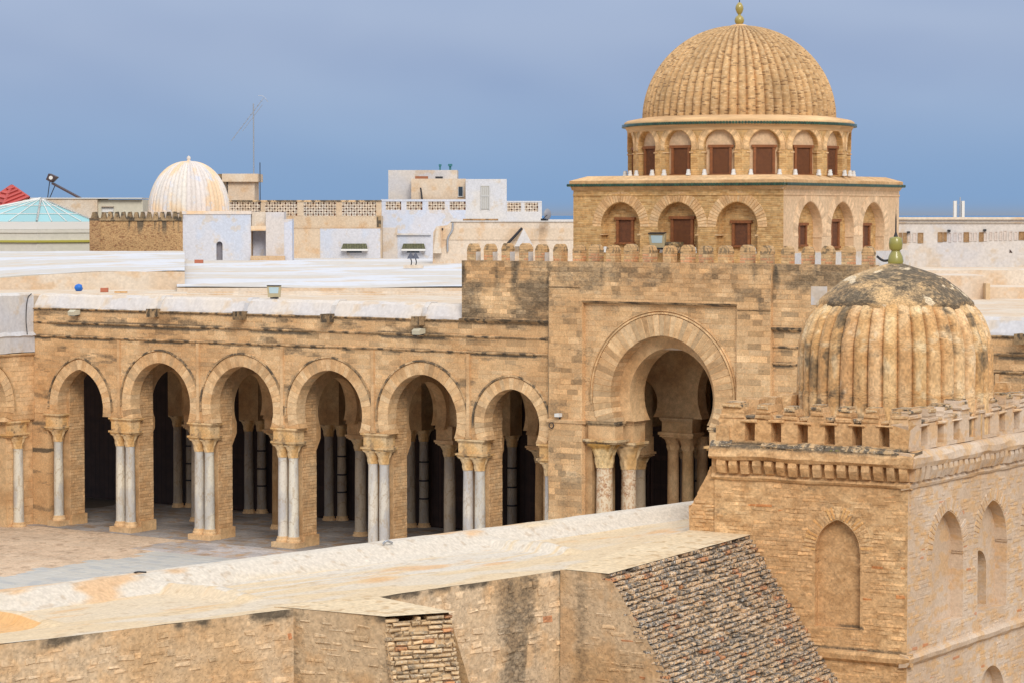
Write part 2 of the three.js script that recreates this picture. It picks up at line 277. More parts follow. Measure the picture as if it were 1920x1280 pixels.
M.breccia = MAT({ roughness: 0.65, map: tile(2.2, 1024, (u, v) => { let d1 = 9, d2 = 9; const f = 8, x = u * f, y = v * f, xi = Math.floor(x), yi = Math.floor(y); for (let j = -1; j <= 1; j++) for (let i = -1; i <= 1; i++) { const cx = ((xi + i) % f + f) % f, cy = ((yi + j) % f + f) % f; const d = Math.hypot(xi + i + hsh(cx * 3, cy * 5) - x + (tfbm(u, v, 13, 4) - 0.5) * 2.2, yi + j + hsh(cx * 7 + 1, cy * 3 + 4) - y); if (d < d1) { d2 = d1; d1 = d; } else if (d < d2) d2 = d; } const n = tfbm(u, v, 32, 4); const vein = smooth(0.16, 0.02, d2 - d1); let k = mix3([214, 196, 170], [190, 154, 120], smooth(0.4, 0.7, n)); k = mix3(k, [136, 92, 66], vein * 0.75 * smooth(0.3, 0.6, tfbm(u + 0.5, v, 7, 3))); return k; }) });
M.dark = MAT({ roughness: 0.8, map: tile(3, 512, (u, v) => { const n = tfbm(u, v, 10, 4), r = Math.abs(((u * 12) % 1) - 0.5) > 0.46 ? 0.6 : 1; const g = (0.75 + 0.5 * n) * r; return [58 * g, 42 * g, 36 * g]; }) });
M.shutter = MAT({ roughness: 0.75, map: tile(1, 256, (u, v) => { const n = tfbm(u, v, 16, 4); const g = 0.78 + 0.4 * n; return [98 * g, 58 * g, 33 * g]; }) });
M.timber = MAT({ roughness: 0.7, map: tile(1, 256, (u, v) => { const n = tfbm(u, v, 16, 4); const g = 0.75 + 0.45 * n; return [132 * g, 80 * g, 42 * g]; }) });
M.greenTile = new THREE.MeshPhysicalMaterial({ vertexColors: true, color: new THREE.Color(0.02, 0.065, 0.035), roughness: 0.35, clearcoat: 0.5 });
M.finial = new THREE.MeshPhysicalMaterial({ vertexColors: true, color: new THREE.Color(0.34, 0.27, 0.065), roughness: 0.4, clearcoat: 0.5 });
M.iron = MAT({ color: new THREE.Color(0.03, 0.03, 0.035), roughness: 0.6, metalness: 0.4 });
M.steel = MAT({ color: new THREE.Color(0.4, 0.42, 0.45), roughness: 0.45, metalness: 0.7 });
M.paintWhite = MAT({ color: new THREE.Color(0.66, 0.65, 0.62), roughness: 0.7 });
M.floor = MAT({ roughness: 0.7, map: tile(6, 512, (u, v) => { const a = tfbm(u, v, 5, 5), c = tfbm(u, v, 60, 3); const k = mix3([128, 122, 116], [158, 142, 122], smooth(0.4, 0.65, a)), g = 0.85 + 0.25 * c; return [k[0] * g, k[1] * g, k[2] * g]; }), bumpMap: softBump, bumpScale: 0.01 });
M.earth = MAT({ map: tile(40, 512, (u, v) => { const a = tfbm(u, v, 6, 5), c = tfbm(u, v, 90, 3), g = 0.8 + 0.4 * c, k = mix3([150, 128, 98], [176, 152, 120], a); return [k[0] * g, k[1] * g, k[2] * g]; }) });
const tintStone = (lo = 0.86, hi = 1.10) => { const g = rr(lo, hi), w = rr(-0.03, 0.03); return [g * (1 + w), g, g * (1 - w * 1.5)]; };

// ---------------------------------------------------------------- ground
{
  const g = structure('ground'); const gb = new GB(); gb.quad([-40000, -0.05, 40000], [40000, -0.05, 40000], [40000, -0.05, -40000], [-40000, -0.05, -40000]); gb.build('earth', M.earth, g);
  const s = structure('far_hazy_land'); const W = new THREE.MeshStandardMaterial({ color: new THREE.Color(0.06, 0.17, 0.34), roughness: 1, vertexColors: true });  // stands for the far plain; its blue haze is put into the colour
  const sb = new GB(); const pt = (a, r) => [EYE.x + FH.x * r * Math.cos(a) + RIGHT.x * r * Math.sin(a), 0.4, EYE.z + FH.z * r * Math.cos(a) + RIGHT.z * r * Math.sin(a)];
  for (let i = 0; i < 16; i++) { const a0 = -0.5 + i / 16, a1 = a0 + 1 / 16; sb.quad(pt(a0, 4200), pt(a1, 4200), pt(a1, 38000), pt(a0, 38000)); } sb.build('haze_blue_sheet', W, s);
}
// courtyard: tan paving, a strip of pale marble along the axis, dark flags under the arcade
{
  const g = structure('courtyard');
  const bed = new GB(); bed.color([0.78, 0.75, 0.72]); bed.quad([-45, 0, 50], [19, 0, 50], [27, 0, 0], [-45, 0, 0]); bed.build('bedding', M.sand, g);
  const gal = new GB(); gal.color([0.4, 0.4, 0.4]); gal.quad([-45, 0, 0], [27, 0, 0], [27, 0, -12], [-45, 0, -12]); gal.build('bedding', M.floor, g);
  const stones = [], flag = (x0, x1, z0, z1, col, h, mt) => { const gb = new GB().color(col); const j = () => rr(-0.012, 0.012), P = [[x0 + j(), z1 + j()], [x1 + j(), z1 + j()], [x1 + j(), z0 + j()], [x0 + j(), z0 + j()]], y = P.map(() => h + rr(-0.004, 0.004)), t = P.map((q, i) => [q[0], y[i], q[1]]), cx = (x0 + x1) / 2, cz = (z0 + z1) / 2, i2 = t.map((q) => [mix(q[0], cx, 0.04), q[1], mix(q[2], cz, 0.06)]), lo = P.map((q) => [q[0], 0.002, q[1]]); gb.du = rr(-5, 5); gb.quad(i2[0], i2[1], i2[2], i2[3]); for (let k = 0; k < 4; k++) { const n = (k + 1) % 4; gb.quad([t[k][0], t[k][1] - 0.008, t[k][2]], [t[n][0], t[n][1] - 0.008, t[n][2]], i2[n], i2[k]); gb.quad(lo[k], lo[n], [t[n][0], t[n][1] - 0.008, t[n][2]], [t[k][0], t[k][1] - 0.008, t[k][2]]); } return { gb, mt, d: Math.hypot(cx + 20, cz - 4) }; };
  const isMarble = (x, z) => x > -19.0 - 0.09 * (z - 4) && z > 3.15;
  let z = -7.8;
  while (z < 26) {
    const inside = z < -0.2, d = z > 3.1 && z < 3.3 ? 0.6 : rr(inside ? 0.55 : 0.45, inside ? 0.8 : 0.7); let x = -30 - rnd();
    while (x < (z < -0.2 ? 3 : 15)) {
      const marble = isMarble(x + 0.2, z + d / 2), L = marble ? rr(1.1, 1.7) : inside ? rr(0.7, 1.1) : rr(0.5, 1.1), near = z > -0.2 && z < 3.1 && x > -20.5;
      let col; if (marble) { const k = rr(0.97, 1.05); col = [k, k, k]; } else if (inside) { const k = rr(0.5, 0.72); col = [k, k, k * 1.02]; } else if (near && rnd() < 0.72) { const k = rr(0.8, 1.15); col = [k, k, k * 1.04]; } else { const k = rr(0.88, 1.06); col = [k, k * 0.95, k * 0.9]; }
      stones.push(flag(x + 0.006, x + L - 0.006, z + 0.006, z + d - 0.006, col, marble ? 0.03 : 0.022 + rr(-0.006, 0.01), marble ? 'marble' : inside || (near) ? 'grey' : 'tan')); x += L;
    } z += d;
  }
  M.flagTan = MAT({ map: tile(5, 512, (u, v) => { const a = tfbm(u, v, 4, 5), b = tfbm(u, v + 0.4, 14, 4), c = tfbm(u, v, 70, 3); let k = mix3([196, 172, 146], [208, 188, 164], a); k = mix3(k, [150, 126, 104], smooth(0.6, 0.74, b) * 0.5); const g = 0.86 + 0.24 * c; return [k[0] * g, k[1] * g, k[2] * g]; }), ...grain });
  M.flagGrey = MAT({ roughness: 0.7, map: tile(5, 512, (u, v) => { const a = tfbm(u, v, 5, 5), b = tfbm(u, v + 0.4, 10, 4), c = tfbm(u, v, 70, 3); let k = mix3([166, 160, 156], [196, 186, 176], a); k = mix3(k, [182, 146, 110], smooth(0.52, 0.7, b) * 0.7); const g = 0.86 + 0.24 * c; return [k[0] * g, k[1] * g, k[2] * g]; }), ...grain });
  M.flagMarble = new THREE.MeshPhysicalMaterial({ vertexColors: true, roughness: 0.55, map: tile(5, 512, (u, v) => { const a = tfbm(u, v, 4, 5), b = tfbm(u, v + 0.4, 12, 4); let k = mix3([178, 177, 172], [192, 188, 178], a); k = mix3(k, [164, 167, 168], smooth(0.5, 0.66, b) * 0.6); return k; }) });
  stones.sort((a, b) => a.d - b.d); const mt = { marble: M.flagMarble, grey: M.flagGrey, tan: M.flagTan }; const rest = { marble: new GB(), grey: new GB(), tan: new GB() };
  stones.forEach((s, i) => { if (i < 300) s.gb.build('paving_stone', mt[s.mt], g); else { const r = rest[s.mt]; for (const q of s.gb.p) r.p.push(q); for (const q of s.gb.u) r.u.push(q); for (const q of s.gb.c) r.c.push(q); } });
  for (const k in rest) if (!rest[k].empty) rest[k].build('outlying_paving', mt[k], g).userData.kind = 'stuff';
}

// ---------------------------------------------------------------- columns, capitals, arches shared by the arcades
function capital(cx, cz, y0, y1, r, half, origin, col = [1, 1, 1], plain = false) {
  const nu = 48, nv = 12; return grid(nu, nv, (u, v) => {
    const a = -u * Math.PI * 2, c = Math.cos(a), s = Math.sin(a), sq = half / Math.max(Math.abs(c), Math.abs(s)) * 0.96;
    const flare = Math.pow(v, 1.7); let R = mix(r * 1.04, Math.min(sq, half * 1.28), flare);
    if (!plain) { const row = v < 0.42 ? 0 : 1, lv = row ? (v - 0.42) / 0.45 : v / 0.42; if (v > 0.06 && v < 0.88) R += Math.max(0, Math.cos(a * 8 + row * Math.PI)) * 0.10 * r * Math.sin(Math.PI * clamp(lv)) * 1.6; }
    if (v < 0.06) R = r * 1.12; if (v > 0.9) R = sq * 1.04;
    return [cx + c * R, mix(y0, y1, v), cz + s * R, u * 1.5, v * 0.5, ...col];
  }, origin);
}
function column(parent, cx, cz, y0, y1, r, mat, opt = {}) {
  const o = originOf(parent), capH = opt.cap ?? 0.46, baseH = opt.base ?? 0.2, ys = y0 + baseH, yc = y1 - capH, k = opt.tone ?? rr(0.9, 1.06), col = opt.col ?? [k, k, k * rr(0.94, 1.03)];
  const sh = partMesh('column', lathe([[r * 1.06, ys - y0], [r * 1.03, ys - y0 + 0.05], [r, ys - y0 + 0.3], [r * 0.97, (yc - y0) * 0.6], [r * 0.9, yc - y0 - 0.06], [r * 0.96, yc - y0 - 0.03], [r * 0.96, yc - y0]], cx, cz, y0, 24, o, col), mat, parent);
  partMesh('capital', capital(cx, cz, yc, y1, r * 0.9, opt.half ?? r * 1.42, o, opt.capCol ?? [1, 1, 1], opt.plain), opt.capMat ?? M.sand, sh);
  partMesh('base', lathe([[r * 1.38, 0], [r * 1.42, baseH * 0.3], [r * 1.3, baseH * 0.5], [r * 1.16, baseH * 0.62], [r * 1.24, baseH * 0.8], [r * 1.06, baseH]], cx, cz, y0, 20, o), opt.baseMat ?? M.sand, sh);
  if (opt.bands) for (const y of [0.30, 0.52, 0.75]) partMesh('iron_band', lathe([[r * 1.0, -0.03], [r * 1.1, -0.03], [r * 1.1, 0.03], [r * 1.0, 0.03]], cx, cz, mix(ys, yc, y), 16, o), M.iron, sh);
  return sh;
}
function slabMoulding(frame, x0, x1, z0, z1, y0, y1, out, mat, parent, name) { // impost moulding: a slab whose upper half steps out
  const gb = new GB(frame), m = mix(y0, y1, 0.45), h = out * 0.45; gb.color(tintStone(0.92, 1.06));
  gb.box(x0 - h, x1 + h, y0, m, z0 - h, z1 + h, 't'); gb.box(x0 - out, x1 + out, m + 0.001, y1, z0 - out, z1 + out); return gb.build(name, mat, parent);
}
const SIDE = (x, z) => new Frame(V(x, 0, z), V(0, 0, -1), V(1, 0, 0)); // a face that looks along +x; local x runs into the building
// a wall with a horseshoe opening, standing on nothing below y0
function archWall(frame, x0, x1, y0, y1, z0, z1, arches, mat, parent, name, col = [1, 1, 1]) {
  const poly = [[x0, y0]]; for (const a of arches) { const p = archPts(a.cx, a.cy, a.R, a.cy - y0, a.e || 0, 30).reverse(); for (const q of p) poly.push(q); } poly.push([x1, y0], [x1, y1], [x0, y1]);
  return new GB(frame).color(col).prism(poly, z0, z1).build(name, mat, parent);
}

// ---------------------------------------------------------------- the arcade of the prayer hall, left of the porch
const PX = [-27.35, -23.75, -19.8, -15.8, -11.7, -7.6, -4.45];
const SPRING = 4.36, CORNICE = 8.4, S1 = 7.88, S2 = 7.35;
const ARCHES = [{ cx: -25.87, cy: 4.66, R: 1.2, e: 0.28, w: 0.4, n: 27 }];
for (let i = 1; i < 5; i++) ARCHES.push({ cx: (PX[i] + PX[i + 1]) / 2, cy: 4.97, R: 1.49, e: 0.04, w: 0.42, n: 33 });
ARCHES.push({ cx: -5.9, cy: 4.95, R: 1.13, e: 0.06, w: 0.4, n: 31 });
const portStain = (x, y) => { // black crust as the photograph shows it: along the cornice, on and under the two string courses, a few arch hoods
  const n = fbm(x * 0.5 + 3, y * 2.4, 4), m = fbm(x * 1.1 + 20, y * 6 + 4, 4);
  let t = 0; if (y > 7.9) t = Math.max(t, smooth(0.46, 0.76, n) * 0.6 + smooth(0.55, 0.74, m) * 0.45);
  t = Math.max(t, smooth(0.16, 0.02, Math.abs(y - CORNICE + 0.05)) * (0.35 + 0.7 * m), smooth(0.2, 0.02, Math.abs(y - S1 + 0.06)) * smooth(0.32, 0.56, n) * 1.2, smooth(0.14, 0.02, Math.abs(y - S2 + 0.05)) * smooth(0.3, 0.56, m) * 1.15);
  t = Math.max(t, smooth(0.58, 0.76, fbm(x * 0.9 + 50, y * 4.5 + 8, 4)) * 0.5); return t;
};
M.portico = MAT({ map: wallTex(-28.6, -4.0, 4.2, 8.6, 52, (x, y) => crust(sandAt(x, y), portStain(x, y), x, y)), ...grain });
M.porticoStain = M.portico;
function arcade(t, sign, px, arches, mats, xa, xb, detail) {
  const fr = WORLD, ws = arches.map((a) => ({ ...a })).sort((p, q) => p.cx - q.cx);
  archWall(fr, xa, xb, SPRING, CORNICE, -0.5, 0, ws.map((a) => ({ ...a, R: a.R + 0.012 })), mats, t, 'arch_wall', [1.08, 1.06, 1.04]);
  const cut = (ya, yb) => ws.flatMap((a) => archCut(a.cx, a.cy, a.R + a.w * 0.9, a.cy - SPRING, a.e)(ya, yb));
  const strips = px.slice(sign > 0 ? 0 : 1, sign > 0 ? px.length : 6);
  const bands = [[SPRING + 0.01, S2 - 0.07], [S2 + 0.05, S1 - 0.08], [S1 + 0.05, CORNICE - 0.1]]; let list = [];
  for (const [y0, y1] of bands) list = list.concat(courses(fr, xa + 0.02, xb - 0.02, y0, y1, 0.175, [0.28, 0.62], { cuts: cut, proud: 0.006, joint: 0.012, chamfer: 0.003, tint: (x, y) => { const s = portStain(sign > 0 ? -x - 3 : x, y); return rnd() < s * 0.75 ? tintStone(0.62, 0.8) : rnd() < 0.07 ? tintStone(0.76, 0.86) : rnd() < 0.08 ? tintStone(1.08, 1.18) : tintStone(0.89, 1.07); } }));
  pieces(list, 'facing_stone', mats, t, detail ? 300 : 0);
  for (const a of ws) {
    voussoirs(fr, a.cx, a.cy, a.R, a.w, a.cy - SPRING, a.e, -0.49, 0.03, a.n, (k) => rnd() < 0.16 ? tintStone(0.76, 0.88) : tintStone(0.95, 1.08), 'voussoir', M.sand, t, 0.007);
    mortarRing(fr, a.cx, a.cy, a.R, a.w, a.cy - SPRING, a.e, 0.022, M.sand, t);
    hood(fr, a.cx, a.cy, a.R + a.w + 0.03, 0.06, (a.cy - SPRING) * 0.25, a.e, -0.01, 0.055, M.weathered, t, 'hood_moulding', [1.05, 1.0, 0.95]);
  }
  const wave = (y, h, z, nm) => { const gb = new GB(fr).color([1.08, 1.03, 0.98]); gb.run([[0, y - h], [z, y - h * 0.5], [z + 0.02, y], [0, y + 0.02]], xa, xb, true, 60, 0.018); gb.build(nm, M.weathered, t); };
  wave(S1, 0.07, 0.045, 'string_course'); wave(S2, 0.06, 0.05, 'string_course'); wave(CORNICE, 0.06, 0.05, 'cornice');
  for (const x of strips) { const gb = new GB(fr).color([0.98, 0.97, 0.97]); gb.run([[0, SPRING + 0.1], [0.075, SPRING + 0.1], [0.075, S2 - 0.06], [0, S2 - 0.06]], x - 0.13, x - 0.01, true); gb.build('pilaster_strip', M.sand, t); const h = new GB(fr).color([0.86, 0.84, 0.82]); h.box(x - 0.18, x + 0.06, SPRING + 0.015, SPRING + 0.12, 0, 0.07, 'b'); h.build('strip_base', M.sand, t); }
}
function pillar(t, cx, o = {}) {
  const fr = WORLD, half = o.half ?? 0.5, cap = o.capTop ?? 3.74;
  slabMoulding(fr, cx - half, cx + half, -0.52, 0.0, SPRING - 0.12, SPRING, 0.09, M.impost, t, 'impost_moulding');
  new GB(fr).color(tintStone(0.96, 1.08)).box(cx - half, cx + half, cap + 0.13, SPRING - 0.12, -0.5, 0.02).build('impost_block', M.impost, t);
  slabMoulding(fr, cx - half, cx + half, -0.5, 0.02, cap, cap + 0.13, 0.08, M.impost, t, 'abacus');
  const xs = o.cols ?? [cx - 0.245, cx + 0.245];
  for (const x of xs) column(t, x, -0.21, 0.22, cap, 0.19, M.marble, { half: 0.26, capMat: M.capital, tone: rr(0.9, 1.02) });
  new GB(fr).color(tintStone(0.9, 1.04)).box(xs[0] - 0.3, xs[xs.length - 1] + 0.3, 0, 0.22, -0.5, 0.12).build('plinth', M.sand, t);
  const pier = new GB(fr).color([0.84, 0.82, 0.8]).box(cx - 0.42, cx + 0.42, 0, 7.3, -1.3, -0.5, 'td').build('pier', M.sand, t);
  const list = courses(SIDE(cx + 0.42, -0.5), 0.0, 0.8, 0.42, 7.2, 0.115, [0.24, 0.42], { proud: 0.016, joint: 0.014, tint: () => tintStone(0.86, 1.12), vary: 0.2 }); pieces(list, 'brick', M.sand, pier, 60);
  new GB(fr).color([0.92, 0.9, 0.86]).box(cx - 0.48, cx + 0.5, 0, 0.42, -1.36, -0.52).build('footing', M.sand, pier);
}
M.impost = MAT({ map: tile(2, 256, (u, v) => { const a = tfbm(u, v, 4, 4), c = tfbm(u, v, 40, 3); let k = mix3([206, 164, 108], [214, 184, 140], smooth(0.3, 0.7, a)); k = mix3(k, [120, 100, 78], smooth(0.6, 0.74, tfbm(u, v + 0.5, 9, 4)) * 0.7); const g = 0.86 + 0.24 * c; return [k[0] * g, k[1] * g, k[2] * g]; }), ...grain });
M.capital = MAT({ map: M.impost.map, bumpMap: grainBump, bumpScale: 0.012 });
const portico = thing('portico', 'long sandstone arcade of horseshoe arches on paired white columns beside the porch', 'portico', V(-16, 0, 0));
arcade(portico, -1, PX, ARCHES, M.portico, -28.32, -4.3, true);
for (let i = 1; i < 6; i++) pillar(portico, PX[i]);
// the corner pillar: one column against the wall; the last one leans on the porch
pillar(portico, -27.35, { half: 0.34, cols: [-27.25] });
pillar(portico, -4.52, { half: 0.24, cols: [-4.48] });
new GB().color([0.98, 0.96, 0.93]).box(-29.2, -27.6, 0, SPRING, -0.5, -0.02).build('corner_wall', M.portico, portico);
// whitewashed coping that slopes up to the roof, in lengths between the spouts
const SPOUTS = [-21.92, -17.7, -13.66, -9.66];
{
  const xs = [-28.3, ...SPOUTS, -7.92];
  for (let i = 0; i < xs.length - 1; i++) { const a = xs[i] + (i ? 0.1 : 0), b = xs[i + 1] - (i < xs.length - 2 ? 0.1 : 0); new GB().color([1.08, 1.02, 0.95]).run([[-0.02, CORNICE + 0.02], [-0.06, CORNICE + 0.1], [-0.30, 8.86], [-0.42, 8.94], [-0.8, 8.94], [-0.8, CORNICE + 0.02]], a, b, true, 24, 0.03).build('coping', M.white, portico); }
  for (const x of SPOUTS) {
    const gb = new GB().color([0.74, 0.72, 0.7]); const w = 0.15 + rr(-0.01, 0.03); // open stone gutter on a corbel
    gb.prism([[x - w, 8.2], [x + w, 8.2], [x + w, 8.5], [x + w - 0.1, 8.5], [x + w - 0.12, 8.32], [x - w + 0.12, 8.32], [x - w + 0.1, 8.5], [x - w, 8.5]], -0.3, 0.42); gb.build('rain_spout', M.weathered, portico);
    new GB().color([1, 0.99, 0.98]).run([[-0.1, 8.46], [-0.2, 8.8], [-0.42, 8.98], [-0.8, 8.98], [-0.8, 8.46]], x - 0.1, x + 0.1).build('coping_bridge', M.white, portico);
  }
}
// inside: a middle row of columns, cross arches, ceiling, back wall with tall doors
{
  const xs = [-27.5, -23.7, -19.6, -15.6, -11.5, -7.5, -3.4], bx = [...xs];
  const long = []; for (let i = 0; i < xs.length - 1; i++) long.push({ cx: (xs[i] + xs[i + 1]) / 2, cy: 4.9, R: Math.min(1.5, (xs[i + 1] - xs[i]) / 2 - 0.5), e: 0.03 });
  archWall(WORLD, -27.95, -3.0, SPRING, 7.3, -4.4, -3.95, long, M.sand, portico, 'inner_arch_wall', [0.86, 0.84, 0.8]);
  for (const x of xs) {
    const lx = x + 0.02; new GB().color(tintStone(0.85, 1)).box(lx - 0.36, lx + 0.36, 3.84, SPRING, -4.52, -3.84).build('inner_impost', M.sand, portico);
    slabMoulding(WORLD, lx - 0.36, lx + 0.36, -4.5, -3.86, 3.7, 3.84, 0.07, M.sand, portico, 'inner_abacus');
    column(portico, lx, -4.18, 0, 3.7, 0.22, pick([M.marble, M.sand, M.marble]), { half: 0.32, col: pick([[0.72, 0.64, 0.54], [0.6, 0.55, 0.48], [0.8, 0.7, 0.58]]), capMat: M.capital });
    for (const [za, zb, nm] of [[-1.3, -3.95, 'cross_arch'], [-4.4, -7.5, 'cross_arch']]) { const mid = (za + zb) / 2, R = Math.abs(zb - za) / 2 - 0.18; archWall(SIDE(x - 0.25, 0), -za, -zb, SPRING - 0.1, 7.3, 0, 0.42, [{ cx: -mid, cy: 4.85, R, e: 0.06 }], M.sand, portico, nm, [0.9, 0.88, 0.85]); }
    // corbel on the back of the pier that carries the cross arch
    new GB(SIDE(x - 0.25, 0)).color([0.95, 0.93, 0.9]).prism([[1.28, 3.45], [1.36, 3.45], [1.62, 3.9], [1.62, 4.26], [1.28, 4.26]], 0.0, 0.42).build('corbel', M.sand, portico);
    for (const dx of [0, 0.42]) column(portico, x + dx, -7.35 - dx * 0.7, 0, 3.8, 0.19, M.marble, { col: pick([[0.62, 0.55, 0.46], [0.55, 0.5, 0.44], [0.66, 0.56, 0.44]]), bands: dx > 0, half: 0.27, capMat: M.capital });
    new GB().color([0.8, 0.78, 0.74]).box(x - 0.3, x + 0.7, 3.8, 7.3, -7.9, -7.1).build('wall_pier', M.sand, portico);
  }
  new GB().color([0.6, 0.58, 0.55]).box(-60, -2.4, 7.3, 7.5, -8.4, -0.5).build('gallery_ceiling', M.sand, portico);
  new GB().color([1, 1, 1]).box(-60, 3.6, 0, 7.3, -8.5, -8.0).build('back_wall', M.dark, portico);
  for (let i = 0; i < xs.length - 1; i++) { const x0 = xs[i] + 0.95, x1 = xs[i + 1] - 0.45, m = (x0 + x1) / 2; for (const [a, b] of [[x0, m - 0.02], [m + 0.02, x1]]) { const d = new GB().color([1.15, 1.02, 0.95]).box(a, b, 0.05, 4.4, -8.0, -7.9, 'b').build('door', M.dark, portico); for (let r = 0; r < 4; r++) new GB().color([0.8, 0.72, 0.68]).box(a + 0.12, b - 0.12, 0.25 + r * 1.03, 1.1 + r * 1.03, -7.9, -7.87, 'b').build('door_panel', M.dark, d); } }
}

// ---------------------------------------------------------------- faces with niches
function facePoly(gb, outline, holes, z1, z0 = null) { // outline ccw, holes ccw; with z0 the reveals of the holes too
  const v2 = (l) => l.map((q) => new THREE.Vector2(q[0], q[1])), hv = holes.map((h) => v2(h).reverse()), all = [...outline, ...holes.flatMap((h) => [...h].reverse())];
  for (const t of THREE.ShapeUtils.triangulateShape(v2(outline), hv)) { const [a, b, c] = t.map((i) => all[i]); gb.tri([a[0], a[1], z1], [b[0], b[1], z1], [c[0], c[1], z1]); }
  if (z0 !== null) for (const h of holes) for (let i = 0; i < h.length; i++) { const a = h[(i + 1) % h.length], b = h[i]; gb.quad([a[0], a[1], z0], [b[0], b[1], z0], [b[0], b[1], z1], [a[0], a[1], z1]); }
  return gb;
}
function nichePoly(cx, cy, R, e, y0, step = 0.04, drop = 0.25) { const p = archPts(cx, cy, R, drop, e, 20), h = archHalf(R, drop, e, -drop) + step, yl = cy - drop; return [[cx - h, y0], [cx + h, y0], [cx + h, yl], ...p, [cx - h, yl]]; }
function shutter(t, frame, cx, y0, y1, w, z) { // timber shutter: panel, two jambs, lintel, threshold
  const d = new GB(frame).color(tintStone(0.9, 1.1)).box(cx - w / 2, cx + w / 2, y0 + 0.04, y1 - 0.06, z, z + 0.03, 'b').build('window', M.shutter, t);
  for (const s of [-1, 1]) new GB(frame).box(cx + s * w / 2 - 0.05, cx + s * w / 2 + 0.05, y0 + 0.03, y1 - 0.05, z, z + 0.07, 'b').build('jamb', M.timber, d);
  new GB(frame).box(cx - w / 2 - 0.11, cx + w / 2 + 0.11, y1 - 0.07, y1 + 0.02, z, z + 0.10, 'b').build('lintel', M.timber, d);
  new GB(frame).box(cx - w / 2 - 0.10, cx + w / 2 + 0.10, y0 - 0.02, y0 + 0.05, z, z + 0.09, 'b').build('threshold', M.timber, d);
  if (w > 0.6) { const g = new GB(frame).color([0.8, 0.8, 0.8]); for (let k = -5; k < 12; k++) for (const s of [-1, 1]) { const x = cx - s * w / 2 + s * k * 0.09; let a = [x, y0 + 0.06], b = [x + s * 0.9, y0 + 0.96]; const lim = w / 2 - 0.06; const clip = (p, q) => { const o = []; for (let i = 0; i <= 20; i++) { const X = mix(p[0], q[0], i / 20), Y = mix(p[1], q[1], i / 20); if (Math.abs(X - cx) < lim && Y < y1 - 0.1) o.push([X, Y]); } return o; }; const c = clip(a, b); if (c.length > 1) { const p = c[0], q = c[c.length - 1]; g.quad([p[0], p[1] - 0.012, z + 0.04], [q[0], q[1] - 0.012, z + 0.04], [q[0], q[1] + 0.012, z + 0.04], [p[0], p[1] + 0.012, z + 0.04]); } } g.build('lattice', M.timber, d); }
}
// ---------------------------------------------------------------- porch with battlements
const PTOP = 10.45, MERX = [-7.53, -6.84, -6.12, -5.39, -4.74, -3.98, -3.22, -2.58, -1.9, -1.22, -0.51, 0.25, 0.92, 1.59, 2.31, 3.1, 3.81, 4.51, 5.22, 5.92, 6.62, 7.3];
const porchStain = (x, y) => {
  const n = fbm(x * 0.8 + 70, y * 1.1 + 5, 4), m = fbm(x * 2.2 + 11, y * 3.5, 3); let t = 0;
  let dm = 9; for (const q of MERX) dm = Math.min(dm, Math.abs(x - q));
  const xw = x + (fbm(x * 3, y * 2.2, 3) - 0.5) * 0.22, streak = smooth(0.08, 0.36, dm + (xw - x)) * (0.35 + 0.8 * vn(Math.round(x * 1.4), 4.2)), len = 0.3 + 1.1 * vn(x * 1.4 + 3, 8.5) + (x < -4.3 ? 0.5 : 0);
  if (y > 8.6) t = streak * smooth(PTOP - len - 0.25, PTOP - len * 0.45, y) * (0.45 + 0.95 * m);
  t = Math.max(t, smooth(0.30, 0.02, PTOP - y) * (0.3 + 0.6 * n));
  if (y > 8.7 && x > -4.4 && x < 3.7) t = Math.max(t, smooth(0.42, 0.64, fbm(x * 1.1 + 7, y * 1.6 + 41, 4)) * 0.62 * smooth(8.8, 9.6, y + (n - 0.5))); if (x < -4.3) t = Math.max(t, smooth(0.38, 0.62, n) * 0.75 + 0.16); if (x > 3.6 && y > 8.6) t = Math.max(t, smooth(0.38, 0.62, n) * 0.75);
  if (x < -2.9 && x > -4.4) t = Math.max(t, smooth(0.5, 0.72, m) * 0.5); if (y < 5.1) t = Math.max(t, smooth(0.45, 0.7, fbm(x * 5, y * 0.9 + 30, 3)) * 0.4);
  t = Math.max(t, smooth(0.56, 0.75, m) * 0.45); return t;
};
M.porch = MAT({ map: wallTex(-8.1, 7.9, 0, 11.2, 52, (x, y) => crust(sandAt(x, y, 13), porchStain(x, y) * 0.72, x, y)), ...grain });
const porch = thing('porch', 'tall battlemented sandstone porch with one large horseshoe arch', 'porch', V(0, 0, 0));
